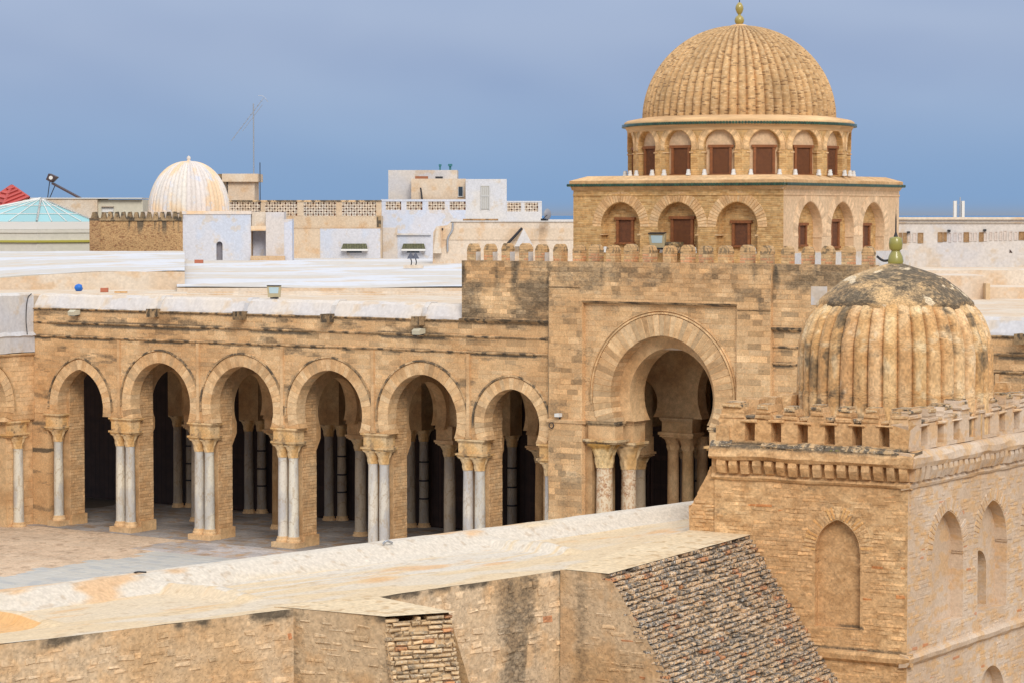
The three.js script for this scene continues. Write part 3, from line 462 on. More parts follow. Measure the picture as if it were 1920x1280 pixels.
{
  const Z1 = 0.15, ar = { cx: 0, cy: 6.1, R: 1.96, e: 0.03 }, SP = 5.22;
  const wall = new GB().color([1.06, 1.04, 1.02]);
  wall.box(-4.32, -2.98, 0, 9.17, -0.6, Z1, 't').box(2.83, 4.05, 0, 9.17, -0.6, Z1, 't').box(-4.32, 4.05, 9.17, PTOP, -0.6, Z1).box(-7.92, -4.321, CORNICE + 0.03, PTOP - 0.002, -0.6, 0.06).box(4.051, 7.42, CORNICE + 0.03, PTOP - 0.002, -0.6, 0.06).build('wall', M.porch, porch);
  archWall(WORLD, -2.979, 2.829, SP, 9.169, -0.55, 0, [{ ...ar, R: ar.R + 0.012 }], M.porch, porch, 'arch_panel', [1.1, 1.08, 1.05]);
  archWall(WORLD, -2.979, 2.829, SP, 8.4, -1.5, -0.56, [{ cx: 0, cy: 6.05, R: 1.58, e: 0.06 }], M.sand, porch, 'inner_order', [0.95, 0.93, 0.9]);
  const bright = (x, y) => { const r = rnd(), s = porchStain(x, y); if (rnd() < s * 0.8) return tintStone(0.6, 0.8); return r < 0.07 ? tintStone(1.16, 1.3) : r < 0.2 ? tintStone(0.72, 0.86) : tintStone(0.88, 1.1); };
  const cut = archCut(0, ar.cy, ar.R + 0.66, ar.cy - SP, ar.e);
  let L = [];
  L = L.concat(courses(WORLD, -2.96, 2.81, SP + 0.02, 9.02, 0.165, [0.26, 0.6], { cuts: cut, tint: (x, y) => rnd() < 0.1 ? tintStone(0.7, 0.82) : tintStone(0.9, 1.08), joint: 0.012, proud: 0.007, chamfer: 0.003 }));
  L = L.concat(courses(WORLD, -4.31, -2.99, 0.05, 9.16, 0.19, [0.28, 0.62], { z: Z1, tint: bright, joint: 0.012, proud: 0.007, chamfer: 0.003 }), courses(WORLD, 2.84, 4.04, 0.05, 9.16, 0.19, [0.28, 0.62], { z: Z1, tint: bright, joint: 0.012, proud: 0.007, chamfer: 0.003 }));
  L = L.concat(courses(WORLD, -4.31, 4.04, 9.25, PTOP - 0.01, 0.15, [0.2, 0.52], { z: Z1, tint: bright, joint: 0.011, proud: 0.008, chamfer: 0.003 }));
  L = L.concat(courses(WORLD, -7.91, -4.33, CORNICE + 0.12, PTOP - 0.01, 0.145, [0.18, 0.48], { z: 0.06, tint: bright, joint: 0.011, proud: 0.008, chamfer: 0.003 }), courses(WORLD, 4.06, 7.41, CORNICE + 0.12, PTOP - 0.01, 0.145, [0.18, 0.48], { z: 0.06, tint: bright, joint: 0.011, proud: 0.008, chamfer: 0.003 }));
  pieces(L, 'facing_stone', M.porch, porch, 300);
  const arch = voussoirs(WORLD, 0, ar.cy, ar.R, 0.68, ar.cy - SP, ar.e, -0.54, 0.035, 47, (k) => { const r = rnd(); return k % 3 === 1 || r < 0.2 ? tintStone(0.7, 0.86) : tintStone(0.96, 1.1); }, 'voussoir', M.sand, porch, 0.02);
  mortarRing(WORLD, 0, ar.cy, ar.R, 0.68, ar.cy - SP, ar.e, 0.026, M.sand, porch);
  hood(WORLD, 0, ar.cy, ar.R + 0.71, 0.05, 0.3, ar.e, -0.01, 0.06, M.sand, porch, 'hood_moulding', [1, 0.98, 0.94]);
  hood(WORLD, 0, ar.cy, ar.R + 0.80, 0.035, 0.2, ar.e, -0.01, 0.045, M.sand, porch, 'hood_moulding', [0.9, 0.86, 0.8]);
  const mould = (x0, x1, y, h, z, nm) => new GB().color([0.9, 0.86, 0.82]).run([[z - 0.12, y - h], [z + 0.04, y - h * 0.55], [z + 0.075, y], [z - 0.12, y + 0.015]], x0, x1, true, 24, 0.015).build(nm, M.weathered, porch);
  mould(-2.99, 2.84, 9.17, 0.1, 0.1, 'moulding'); mould(-7.98, -4.34, CORNICE + 0.07, 0.12, 0.1, 'moulding'); mould(4.07, 7.46, CORNICE + 0.07, 0.12, 0.1, 'moulding'); mould(-4.33, -3.05, 9.62, 0.07, 0.12, 'moulding'); mould(2.86, 4.04, 9.0, 0.07, 0.12, 'moulding');
  new GB().color([1.05, 1.02, 1]).run([[0, 5.1], [0.19, 5.12], [0.22, 5.22], [0, 5.24]], -4.36, -2.9).build('ledge', M.sand, porch);
  for (const s of [-1, 1]) {
    const X = (a, b) => s < 0 ? [a, b] : [-b, -a]; let q = X(-2.82, -1.78);
    slabMoulding(WORLD, q[0], q[1], -0.52, 0.01, SP - 0.14, SP, 0.06, M.weathered, porch, 'impost_moulding'); new GB().color([1, 0.98, 0.95]).box(q[0], q[1], 4.62, SP - 0.14, -0.5, 0.02).build('impost_block', M.sand, porch); slabMoulding(WORLD, q[0] - 0.02, q[1] + 0.02, -0.52, 0.03, 4.48, 4.62, 0.12, M.impost, porch, 'abacus');
    q = X(-2.5, -1.52); slabMoulding(WORLD, q[0], q[1], -1.45, -0.72, SP - 0.14, SP, 0.05, M.sand, porch, 'impost_moulding'); new GB().color([0.95, 0.93, 0.9]).box(q[0], q[1], 4.5, SP - 0.14, -1.45, -0.72).build('impost_block', M.sand, porch); slabMoulding(WORLD, q[0], q[1], -1.45, -0.72, 4.36, 4.5, 0.1, M.impost, porch, 'abacus');
    column(porch, s * 2.36, -0.26, 0, 4.48, 0.29, M.breccia, { cap: 0.8, half: 0.42, capMat: M.goldCapital = M.goldCapital || MAT({ map: tile(1.2, 256, (u, v) => { const a = tfbm(u, v, 5, 4), c = tfbm(u, v, 30, 3); const k = mix3([176, 132, 66], [214, 184, 134], smooth(0.35, 0.65, a)), g = 0.78 + 0.4 * c; return [k[0] * g, k[1] * g, k[2] * g]; }), bumpMap: grainBump, bumpScale: 0.02 }), tone: 1 });
    column(porch, s * 1.92, -1.08, 0, 4.36, 0.27, M.breccia, { cap: 0.78, half: 0.4, capMat: M.impost, tone: 0.98 });
    new GB().color([0.7, 0.68, 0.65]).box(...X(-2.97, -2.72), 0, SP, -1.5, -0.05).build('jamb', M.sand, porch);
  }
  // inside the porch: a pillar of twin columns, arches left and right of it
  archWall(WORLD, -4.4, 3.6, 5.1, 8.38, -4.4, -3.85, [{ cx: -3.2, cy: 5.6, R: 0.72, e: 0.1 }, { cx: 0.85, cy: 5.9, R: 1.75, e: 0.05 }], M.sand, porch, 'inner_arch_wall', [0.9, 0.88, 0.85]);
  slabMoulding(WORLD, -2.3, -1.1, -4.42, -3.83, 4.98, 5.1, 0.06, M.sand, porch, 'inner_impost'); new GB().color([0.92, 0.9, 0.86]).box(-2.3, -1.1, 4.6, 4.98, -4.4, -3.85).build('inner_impost_block', M.sand, porch); slabMoulding(WORLD, -2.32, -1.08, -4.42, -3.83, 4.44, 4.6, 0.08, M.sand, porch, 'inner_abacus');
  for (const x of [-2.0, -1.42]) column(porch, x, -4.12, 0, 4.44, 0.21, M.sand, { half: 0.29, tone: 0.95 });
  for (const x of [-1.9, -1.3]) column(porch, x, -4.9, 0, 4.44, 0.2, M.sand, { half: 0.29, tone: 0.8 });
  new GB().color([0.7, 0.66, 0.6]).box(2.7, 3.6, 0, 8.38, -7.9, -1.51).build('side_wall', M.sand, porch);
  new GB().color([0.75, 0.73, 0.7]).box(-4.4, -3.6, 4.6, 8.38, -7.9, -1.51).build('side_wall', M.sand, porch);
  new GB().color([1, 0.97, 0.94]).box(5.42, 5.98, 9.2, 9.78, 0.06, 0.078, 'b').build('plaster_patch', M.white, porch);
  // battlements
  for (let i = 0; i < MERX.length; i++) {
    const x = MERX[i], z0 = -0.26, z1 = (x < -4.3 || x > 4.05) ? 0.05 : 0.14, w = 0.165 + rr(-0.015, 0.015), h = 0.58 + rr(-0.03, 0.02), j = () => rr(-0.012, 0.012), y = PTOP + 0.002;
    const m = new GB().color(tintStone(0.9, 1.12)).prism([[x - w, y], [x + w, y], [x + w + j(), y + h * 0.55], [x - w + j(), y + h * 0.55]], z0, z1).build('merlon', M.merlon = M.merlon || MAT({ map: brickTile(2, 512, 0.25, 0.09, [[212, 172, 122], [218, 182, 134], [204, 158, 112], [208, 150, 108], [196, 160, 116]], [208, 176, 132]), bumpMap: brickBump(2, 512, 0.25, 0.09), bumpScale: 0.03 }), porch);
    const yb = y + h * 0.551; new GB().color(tintStone(0.9, 1.1)).prism([[x - w, yb], [x + w, yb], [x + w + 0.004, y + h * 0.68], [x + w * 0.72 + j(), y + h * 0.9], [x + w * 0.3 + j(), y + h], [x - w * 0.3 + j(), y + h], [x - w * 0.72 + j(), y + h * 0.9], [x - w - 0.004, y + h * 0.68]], z0 - 0.01, z1 + 0.005).build('cap', M.mossyCap = M.mossyCap || MAT({ map: tile(2, 512, (u, v) => { const a = tfbm(u, v, 5, 4), b = tfbm(u, v + 0.3, 16, 4), r = ((v * 22) % 1) < 0.2 ? 0.86 : 1; let k = mix3([190, 152, 106], [208, 172, 126], a); k = mix3(k, [112, 98, 76], smooth(0.48, 0.64, b) * 0.7); return [k[0] * r, k[1] * r, k[2] * r]; }), bumpMap: grainBump, bumpScale: 0.03 }), m);
    if (i < 5) new GB().box(x + w, x + w + 0.008, y + 0.0, y + h * 0.52, z0 + 0.0, z1 - 0.03, 'l').build('whitewash', M.white, m);
  }
}
// ---------------------------------------------------------------- the arcade right of the porch, mostly behind the gatehouse
const porticoR = thing('portico', 'sandstone arcade wall half hidden behind the ribbed gatehouse dome', 'portico', V(12, 0, 0));
M.porticoR = MAT({ map: wallTex(4, 24, 4.2, 8.6, 40, (x, y) => crust(sandAt(x, y, 5), portStain(-x - 3, y), x, y)), ...grain });
arcade(porticoR, 1, [7.6, 11.7, 15.8, 19.8], [{ cx: 5.95, cy: 4.95, R: 1.13, e: 0.06, w: 0.4, n: 31 }, { cx: 9.65, cy: 4.97, R: 1.49, e: 0.04, w: 0.42, n: 33 }, { cx: 13.75, cy: 4.97, R: 1.49, e: 0.04, w: 0.42, n: 33 }, { cx: 17.8, cy: 4.97, R: 1.49, e: 0.04, w: 0.42, n: 33 }], M.porticoR, 4.06, 23, false);
for (const x of [7.6, 11.7, 15.8, 19.8]) pillar(porticoR, x);
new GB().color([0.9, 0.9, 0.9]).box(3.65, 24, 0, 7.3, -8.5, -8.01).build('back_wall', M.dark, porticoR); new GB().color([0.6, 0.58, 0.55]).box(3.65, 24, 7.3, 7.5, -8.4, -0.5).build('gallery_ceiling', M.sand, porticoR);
new GB().color([1.0, 0.985, 0.97]).run([[-0.02, CORNICE + 0.02], [-0.06, CORNICE + 0.1], [-0.30, 8.86], [-0.42, 8.94], [-0.8, 8.94], [-0.8, CORNICE + 0.02]], 7.5, 24, true, 30, 0.03).build('coping', M.white, porticoR);
new GB().color([0.9, 0.88, 0.84]).prism([[12.3, 8.2], [12.68, 8.2], [12.68, 8.5], [12.58, 8.5], [12.56, 8.32], [12.42, 8.32], [12.4, 8.5], [12.3, 8.5]], -0.3, 0.42).build('rain_spout', M.weathered, porticoR);

// ---------------------------------------------------------------- the great dome on its square base and drum
class Cyl { constructor(cx, cz, R, a0) { Object.assign(this, { cx, cz, R, a0 }); } at(x, y, z) { const a = this.a0 + x / this.R, r = this.R + z; return V(this.cx + Math.sin(a) * r, y, this.cz + Math.cos(a) * r); } }
function ribbedDome(t, cx, cz, y0, R, Hh, n, depth, mat, opt = {}) {
  const o = originOf(t), nv = opt.nv ?? 30, nu = opt.nu ?? 7, top = opt.top ?? 0.97, prof = opt.prof ?? ((v) => [Math.cos(v * Math.PI / 2), Math.sin(v * Math.PI / 2)]), tw = opt.a0 ?? 0;
  for (let k = 0; k < n; k++) {
    const k0 = rr(0.93, 1.06), col = opt.col ? opt.col(k) : [k0, k0 * rr(0.985, 1.01), k0 * rr(0.97, 1.01)];
    const g = grid(nu, nv, (u, v) => {
      const [pr, py] = prof(v * top), a = tw + (k + u) / n * Math.PI * 2, f = 2 * u - 1;
      let d = depth * (Math.pow(1 - f * f, opt.pw ?? 0.6) - 0.6) * smooth(0, 0.22, pr); if (opt.fade) d = mix(d, -0.02, smooth(opt.fade - 0.12, opt.fade + 0.03, v * top)); if (opt.rough) d += (fbm(k * 3.7 + u * 1.5, v * 9, 3) - 0.5) * opt.rough * (1 - Math.abs(f) ** 4);
      const r = pr * R + d; return [cx + Math.sin(a) * r, y0 + py * Hh, cz + Math.cos(a) * r, (a - tw) * R, v * R * 1.5, ...col];
    }, o);
    partMesh('rib', g, mat, t);
  }
}
const pav = thing('domed_pavilion', 'great ribbed brick dome on a round drum and square base rising behind the porch', 'dome', V(-0.4, 8.6, -5.75));
{
  const X0 = -4.4, X1 = 3.6, ZF = -1.5, ZB = -10, Y0 = 8.7, Y1 = 13.0, FR = new Frame(V(0, 0, ZF), V(1, 0, 0), V(0, 0, 1)), SR = SIDE(X1, ZF), dep = -ZB + ZF;
  const fN = [[-2.53, 0.58, 11.03, 11.9], [-0.32, 0.76, 10.98, 11.93], [1.9, 0.58, 10.96, 11.8]], sN = [[1.85, 0.5, 10.98, 11.72], [4.18, 0.56, 10.9, 11.84], [6.52, 0.5, 10.9, 11.7]];
  const hf = fN.map((q) => nichePoly(q[0], 11.62, 0.76, 0.04, 10.74)), hs = sN.map((q) => nichePoly(q[0], 11.5, 0.84, 0.10, 10.8, 0.02));
  const w = new GB(FR); facePoly(w, [[X0, Y0], [X1, Y0], [X1, Y1], [X0, Y1]], hf, 0, -0.34); w.build('square_base', M.brick, pav);
  new GB(FR).color([0.97, 0.97, 0.98]).quad([X0, Y0, -0.34], [X1, Y0, -0.34], [X1, Y1, -0.34], [X0, Y1, -0.34]).build('niche_back', M.brick, pav);
  const sgb = new GB(SR).color([1, 1, 1]); facePoly(sgb, [[0, Y0], [dep, Y0], [dep, Y1], [0, Y1]], hs, 0, -0.33); sgb.build('plastered_side', M.pink, pav);
  new GB(SR).color([1, 1, 1]).quad([0, Y0, -0.33], [dep, Y0, -0.33], [dep, Y1, -0.33], [0, Y1, -0.33]).build('niche_back', M.brick, pav);
  new GB().box(X0, X1 - 0.5, Y0, Y1, ZB, ZF - 0.5, 'fr').build('rear_walls', M.brick, pav);
  for (const q of fN) { voussoirs(FR, q[0], 11.62, 0.77, 0.34, 0.02, 0.04, -0.02, 0.012, 30, () => tintStone(0.9, 1.14), 'voussoir', M.sand, pav, 0.014); shutter(pav, FR, q[0], q[2], q[3], q[1], -0.34); for (const s of [-1, 1]) { new GB(FR).box(q[0] + s * 0.73 - 0.06, q[0] + s * 0.73 + 0.06, 11.32, 11.36, -0.33, 0.025, 'b').build('niche_impost', M.sand, pav); stub(pav, FR, q[0] + s * 0.62, 10.74, -0.1); } }
  for (const q of sN) { hood(SR, q[0], 11.5, 0.86, 0.30, 0.2, 0.10, -0.02, 0.012, M.pink, pav, 'arch_band', [1.06, 1.04, 1.02]); shutter(pav, SR, q[0], q[2], q[3], q[1], -0.33); }
  for (const [f, a, b] of [[FR, X0, X1], [SR, 0, dep]]) { new GB(f).run([[0, 12.62], [0.03, 12.64], [0.03, 12.69], [0, 12.7]], a, b).build('fillet', f === FR ? M.brick : M.pink, pav); new GB(f).run([[0, 12.82], [0.06, 12.9], [0.10, 12.94], [-0.2, 12.94]], a - 0.06, b + 0.06).build('corona', f === FR ? M.sand : M.pink, pav); }
  { // sloping coping with rounded edge
    const o = 0.1, gb = new GB().color([1.0, 0.98, 0.95]), r = [[X0 - o, ZB - o], [X1 + o, ZB - o], [X1 + o, ZF + o], [X0 - o, ZF + o]], s = [[X0 + 0.35, ZB + 0.35], [X1 - 0.35, ZB + 0.35], [X1 - 0.35, ZF - 0.35], [X0 + 0.35, ZF - 0.35]];
    for (let i = 0; i < 4; i++) { const n = (i + 1) % 4; gb.quad([r[i][0], 13.04, r[i][1]], [r[n][0], 13.04, r[n][1]], [r[n][0], 13.14, r[n][1]], [r[i][0], 13.14, r[i][1]]); gb.quad([r[i][0], 13.14, r[i][1]], [r[n][0], 13.14, r[n][1]], [s[n][0], 13.3, s[n][1]], [s[i][0], 13.3, s[i][1]]); gb.quad([r[i][0], 13.04, r[i][1]], [X0 + (i % 3 ? X1 - X0 : 0), 12.95, i < 2 ? ZB : ZF], [X0 + ((n) % 3 ? X1 - X0 : 0), 12.95, n < 2 ? ZB : ZF], [r[n][0], 13.04, r[n][1]]); }
    gb.quad([s[0][0], 13.3, s[0][1]], [s[3][0], 13.3, s[3][1]], [s[2][0], 13.3, s[2][1]], [s[1][0], 13.3, s[1][1]]); gb.build('coping', M.coping = MAT({ map: M.sand.map, bumpMap: softBump, bumpScale: 0.03 }), pav);
  }
  const tiles = (pts, nm) => { const gs = []; for (const [x, z, a] of pts) { const g = new THREE.CylinderGeometry(0.05, 0.05, 0.2, 7, 1, false, 0, Math.PI * 2); g.rotateX(Math.PI / 2); g.rotateY(a); const k = rr(0.6, 1.25); g.setAttribute('color', new THREE.BufferAttribute(new Float32Array(g.attributes.position.count * 3).map((_, i) => k * (i % 3 === 0 ? rr(0.8, 1.3) : 1)), 3)); g.translate(x - origins.get(pav).x, nm - origins.get(pav).y, z - origins.get(pav).z); gs.push(g); } const m = partMesh('green_tile_row', mergeGeometries(gs), M.greenTile, pav); m.userData.kind = 'stuff'; };
  const l = []; for (let x = X0 - 0.1; x < X1 + 0.1; x += 0.105) l.push([x, ZF + 0.1, 0]); for (let z = ZF + 0.05; z > ZB - 0.1; z -= 0.105) l.push([X1 + 0.1, z, Math.PI / 2]); tiles(l, 12.99);
  // drum
  const CX = -0.4, CZ = -5.75, R = 3.8, seg = Math.PI * 2 * R / 16, first = (29.05 - 9.6) / 57.2958, dY0 = 13.28, dY1 = 14.96;
  for (let k = 0; k < 16; k++) {
    const fr = new Cyl(CX, CZ, R, first + k * Math.PI / 8), top = [], bot = []; for (let i = 0; i <= 6; i++) { bot.push([mix(-seg / 2, seg / 2, i / 6), dY0]); top.push([mix(seg / 2, -seg / 2, i / 6), dY1]); }
    const hole = nichePoly(0, 14.26, 0.52, 0.02, 13.32, 0.0, 0.15), d = new GB(fr).color(tintStone(0.97, 1.05)); facePoly(d, [...bot, ...top], [hole], 0, -0.2); d.build('drum_wall', M.brick, pav);
    const b = new GB(fr); for (let i = 0; i < 4; i++) { const a = mix(-0.6, 0.6, i / 4), c = mix(-0.6, 0.6, (i + 1) / 4); b.quad([a, dY0, -0.2], [c, dY0, -0.2], [c, dY1, -0.2], [a, dY1, -0.2]); } b.color([1, 1, 1]).build('niche_back', M.pink, pav);
    hood(fr, 0, 14.26, 0.54, 0.16, 0.12, 0.02, -0.01, 0.014, M.sand, pav, 'arch_band', [1.06, 1.03, 0.98]); hood(fr, 0, 14.26, 0.71, 0.035, 0.1, 0.02, -0.01, 0.022, M.sand, pav, 'arch_band', [0.95, 0.92, 0.86]);
    shutter(pav, fr, 0.02, 13.3, 14.28, 0.66, -0.2); for (const s of [-1, 1]) { stub(pav, fr, s * 0.47, 13.3, 0.04); new GB(fr).box(s * 0.53 - 0.07, s * 0.53 + 0.07, 14.04, 14.08, -0.19, 0.03, 'b').build('niche_impost', M.sand, pav); }
  }
  const o = origins.get(pav);
  partMesh('drum_cornice', lathe([[R - 0.02, 14.78], [R + 0.03, 14.8], [R + 0.03, 14.86], [R + 0.06, 14.9], [R + 0.1, 14.98], [R + 0.13, 15.06], [R + 0.12, 15.14], [R + 0.02, 15.2], [3.3, 15.3], [3.0, 15.3]], CX, CZ, 0, 96, o, [1, 0.98, 0.95]), M.coping, pav);
  const l2 = []; for (let a = 0; a < 246; a++) { const q = a / 246 * Math.PI * 2; l2.push([CX + Math.sin(q) * (R + 0.11), CZ + Math.cos(q) * (R + 0.11), q]); } tiles(l2, 15.02);
  ribbedDome(pav, CX, CZ, 15.26, 3.24, 3.2, 64, 0.17, M.domeBrick, { nv: 28, nu: 8, top: 0.955, col: () => { const k = rr(0.94, 1.08); return [k, k, k]; } });
  partMesh('dome_crown', lathe([[0.42, 3.13], [0.36, 3.18], [0.2, 3.23], [0.1, 3.25], [0.0, 3.25]], CX, CZ, 15.26, 24, o, [1.05, 1.02, 0.98]), M.sand, pav);
  const fin = partMesh('finial', lathe([[0.1, 0], [0.15, 0.06], [0.17, 0.15], [0.13, 0.25], [0.05, 0.31], [0.05, 0.34], [0.1, 0.40], [0.14, 0.52], [0.13, 0.62], [0.07, 0.72], [0.02, 0.75]], CX, CZ, 18.5, 20, o), M.finial, pav); partMesh('spike', lathe([[0.02, 0], [0.012, 0.3], [0.0, 0.6]], CX, CZ, 19.24, 6, o), M.iron, fin);
}
function stub(t, fr, x, y, z) { const gb = new GB(fr), s = [[0.085, 0], [0.085, 0.05], [0.06, 0.1], [0.075, 0.13], [0.05, 0.17], [0.06, 0.2]]; const n = 8; gb.color([1, 1, 1]); for (let i = 0; i < s.length - 1; i++) for (let k = 0; k < n; k++) { const a = k / n * 6.2832, b = (k + 1) / n * 6.2832, P = (q, g) => [x + Math.sin(g) * q[0], y + q[1], z + 0.06 + Math.cos(g) * q[0]]; gb.quad(P(s[i], a), P(s[i], b), P(s[i + 1], b), P(s[i + 1], a)); } gb.build('white_knob', M.paintWhite, t, true); }

// ---------------------------------------------------------------- gatehouse with the small ribbed dome, nearest on the right
const TA = 5.78 * Math.PI / 180, TC = V(25.24, 0, 35.08), TEX = V(Math.cos(TA), 0, -Math.sin(TA)), TN = V(Math.sin(TA), 0, Math.cos(TA));
const LF = new Frame(TC, TEX, TN), RF = new Frame(TC, V(0, 0, -1), V(1, 0, 0));
const gate = thing('gatehouse', 'foreground battlemented brick gatehouse with blind arches under a weathered ribbed dome', 'gatehouse', V(23.6, 0, 32));
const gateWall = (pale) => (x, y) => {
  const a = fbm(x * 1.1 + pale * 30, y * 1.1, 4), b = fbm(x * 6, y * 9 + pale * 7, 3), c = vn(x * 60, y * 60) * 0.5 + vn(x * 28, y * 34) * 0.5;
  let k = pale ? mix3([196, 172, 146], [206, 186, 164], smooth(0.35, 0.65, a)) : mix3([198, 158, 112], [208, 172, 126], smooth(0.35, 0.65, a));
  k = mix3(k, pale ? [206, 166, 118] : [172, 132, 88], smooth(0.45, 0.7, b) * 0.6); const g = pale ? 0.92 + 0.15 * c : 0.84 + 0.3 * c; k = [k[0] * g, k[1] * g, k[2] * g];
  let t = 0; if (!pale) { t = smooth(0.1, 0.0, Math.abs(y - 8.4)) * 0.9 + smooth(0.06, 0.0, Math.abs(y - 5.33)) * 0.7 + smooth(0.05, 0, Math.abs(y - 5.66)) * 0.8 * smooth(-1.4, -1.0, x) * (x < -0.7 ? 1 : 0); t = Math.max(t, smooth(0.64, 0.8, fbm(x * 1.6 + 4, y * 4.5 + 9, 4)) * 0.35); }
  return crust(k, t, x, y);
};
M.gateL = MAT({ map: wallTex(-4, 0.4, 3.2, 9.4, 96, gateWall(0)), bumpMap: grainBump, bumpScale: 0.014 });
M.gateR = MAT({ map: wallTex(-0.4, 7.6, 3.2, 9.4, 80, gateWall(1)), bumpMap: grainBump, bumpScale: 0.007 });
M.lichen = MAT({ map: tile(1.6, 512, (u, v) => { const a = tfbm(u, v, 5, 4), b = tfbm(u, v + 0.3, 20, 4), c = tfbm(u + 0.5, v, 80, 2); let k = mix3([186, 150, 106], [204, 176, 136], a); k = mix3(k, [84, 77, 68], smooth(0.46, 0.62, b * 0.7 + a * 0.3) * 0.85); k = mix3(k, [206, 194, 170], smooth(0.66, 0.76, c) * 0.6); k = mix3(k, [122, 118, 52], smooth(0.66, 0.74, tfbm(u + 0.2, v, 9, 4)) * 0.8); return k; }), bumpMap: grainBump, bumpScale: 0.03 });
{
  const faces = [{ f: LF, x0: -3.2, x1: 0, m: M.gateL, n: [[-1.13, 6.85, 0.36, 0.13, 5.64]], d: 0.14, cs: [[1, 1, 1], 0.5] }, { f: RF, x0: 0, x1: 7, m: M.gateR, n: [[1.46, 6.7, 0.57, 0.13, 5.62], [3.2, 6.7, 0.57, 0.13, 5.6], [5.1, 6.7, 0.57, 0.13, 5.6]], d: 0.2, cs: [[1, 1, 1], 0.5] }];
  for (const q of faces) {
    const holes = q.n.map((h) => nichePoly(h[0], h[1], h[2], h[3], h[4], 0.012, 0.02)), Y1 = 7.88, left = q.f === LF;
    const low = left ? [] : [nichePoly(3.2, 4.1, 0.55, 0.03, 3.0, 0, 0.1)];
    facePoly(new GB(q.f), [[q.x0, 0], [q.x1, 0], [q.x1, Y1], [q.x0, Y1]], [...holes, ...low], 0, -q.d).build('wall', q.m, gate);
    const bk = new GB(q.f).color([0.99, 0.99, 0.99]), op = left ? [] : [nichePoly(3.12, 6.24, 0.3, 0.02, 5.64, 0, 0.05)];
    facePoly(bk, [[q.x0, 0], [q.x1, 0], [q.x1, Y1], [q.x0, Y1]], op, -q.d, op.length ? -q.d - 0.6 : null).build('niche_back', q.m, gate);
    if (op.length) new GB(q.f).color([0.55, 0.5, 0.45]).box(2.6, 3.6, 5.4, 6.8, -q.d - 0.8, -q.d - 0.6, 'b').build('window_dark', M.dark, gate);
    const cut = (ya, yb) => [...holes, ...low].flatMap((h, i) => { const N = i < q.n.length ? q.n[i] : [3.2, 4.1, 0.55, 0.03, 3.0]; if (yb < N[4]) return []; if (ya > N[1] + N[2] + 0.1) return []; const half = ya > N[1] ? archHalf(N[2], 0.3, N[3], ya - N[1]) : N[2] + 0.03; return half > 0 ? [[N[0] - half - 0.02, N[0] + half + 0.02]] : []; });
    const tint = left ? () => { const r = rnd(); return r < 0.02 ? [1.0, 0.68, 0.5] : r < 0.45 ? tintStone(1.12, 1.34) : tintStone(0.9, 1.06); } : () => { const r = rnd(); return r < 0.025 ? [0.95, 0.62, 0.48] : r < 0.3 ? [1.06, 0.98, 0.82] : tintStone(0.94, 1.1); };
    const wob = courses(q.f, q.x0 + 0.03, left ? q.x1 - 0.03 : 5.6, 3.9, 7.84, 0.062, [0.12, 0.28], { cuts: cut, skip: 0.3, proud: 0.004, joint: 0.014, chamfer: 0.003, jit: 0.007, shrink: 0.3, tint, vary: 0.12 });
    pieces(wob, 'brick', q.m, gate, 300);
    for (const h of q.n) { // brick arch round the niche, its imposts
      voussoirs(q.f, h[0], h[1], h[2] + 0.012, 0.2, 0.03, h[3], -0.03, 0.009, 27, () => rnd() < 0.5 ? (left ? [1.12, 1.0, 0.78] : [1.04, 0.97, 0.82]) : tintStone(0.92, 1.08), 'voussoir', q.m, gate, 0.02);
      for (const s of [-1, 1]) new GB(q.f).color([0.85, 0.83, 0.8]).box(h[0] + s * (h[2] + 0.012) - 0.02, h[0] + s * (h[2] + 0.012) + 0.02, 6.645, 6.665, -q.d + 0.01, 0.009, 'b').build('niche_impost', q.m, gate);
    }
    const X0 = left ? q.x0 - 0.04 : 0, X1 = left ? 0 : q.x1, ov = (o) => left ? [X0, X1 + o * 0.9] : [X0 - o * 0.9, X1];
    const band = (prof, nm, m, o, seg = 40, wobb = 0.022, col = [1, 1, 1]) => { const [a, b] = ov(o); new GB(q.f).color(col).run(prof, a, b, true, seg, wobb).build(nm, m, gate); };
    band([[-0.1, 5.12], [0.02, 5.14], [0.07, 5.19], [0.085, 5.26], [0.05, 5.31], [-0.1, 5.33]], 'string_course', q.m, 0.08);
    band([[-0.1, 7.83], [0.03, 7.86], [0.05, 7.9], [0.02, 7.95], [-0.1, 7.95]], 'string_course', q.m, 0.045);
    new GB(q.f).color([0.94, 0.92, 0.9]).box(...ov(0.02), 7.94, 8.2, -0.3, 0.02, left ? 'r' : 'l').build('corbel_back', q.m, gate);
    const pitch = 0.2, nC = Math.floor((X1 - X0) / pitch); for (let i = 0; i < nC; i++) { const x = left ? X1 + 0.06 - (i + 0.5) * pitch : X0 + (i + 0.55) * pitch - 0.05, w = 0.066 + rr(-0.008, 0.01); if (x > 5.4) break; const gb = new GB(q.f).color(tintStone(0.94, 1.08)); gb.run([[0.0, 7.96 + rr(0, 0.02)], [0.07 + rr(0, 0.03), 7.96 + rr(0, 0.02)], [0.125 + rr(0, 0.02), 8.1], [0.125, 8.19], [0, 8.19]], x - w, x + w, true, 2, 0.03).build('corbel', q.m, gate, false); }
    band([[-0.3, 8.18], [0.13, 8.18], [0.165, 8.24], [0.15, 8.33], [0.09, 8.41], [-0.3, 8.43]], 'ledge', q.m, 0.14, 70, 0.045); if (left) for (let x = X0; x < X1 - 0.1;) { const L2 = rr(0.12, 0.4); if (rnd() < 0.75) new GB(q.f).color(tintStone(0.8, 1)).run([[-0.02, 8.41], [0.10, 8.36 + rr(-0.05, 0.02)], [0.112, 8.40], [0.07, 8.45], [-0.02, 8.47]], x, x + L2, true, 5, 0.05).build('lichen_crust', M.lichen, gate); x += L2 * rr(0.8, 1.1); }
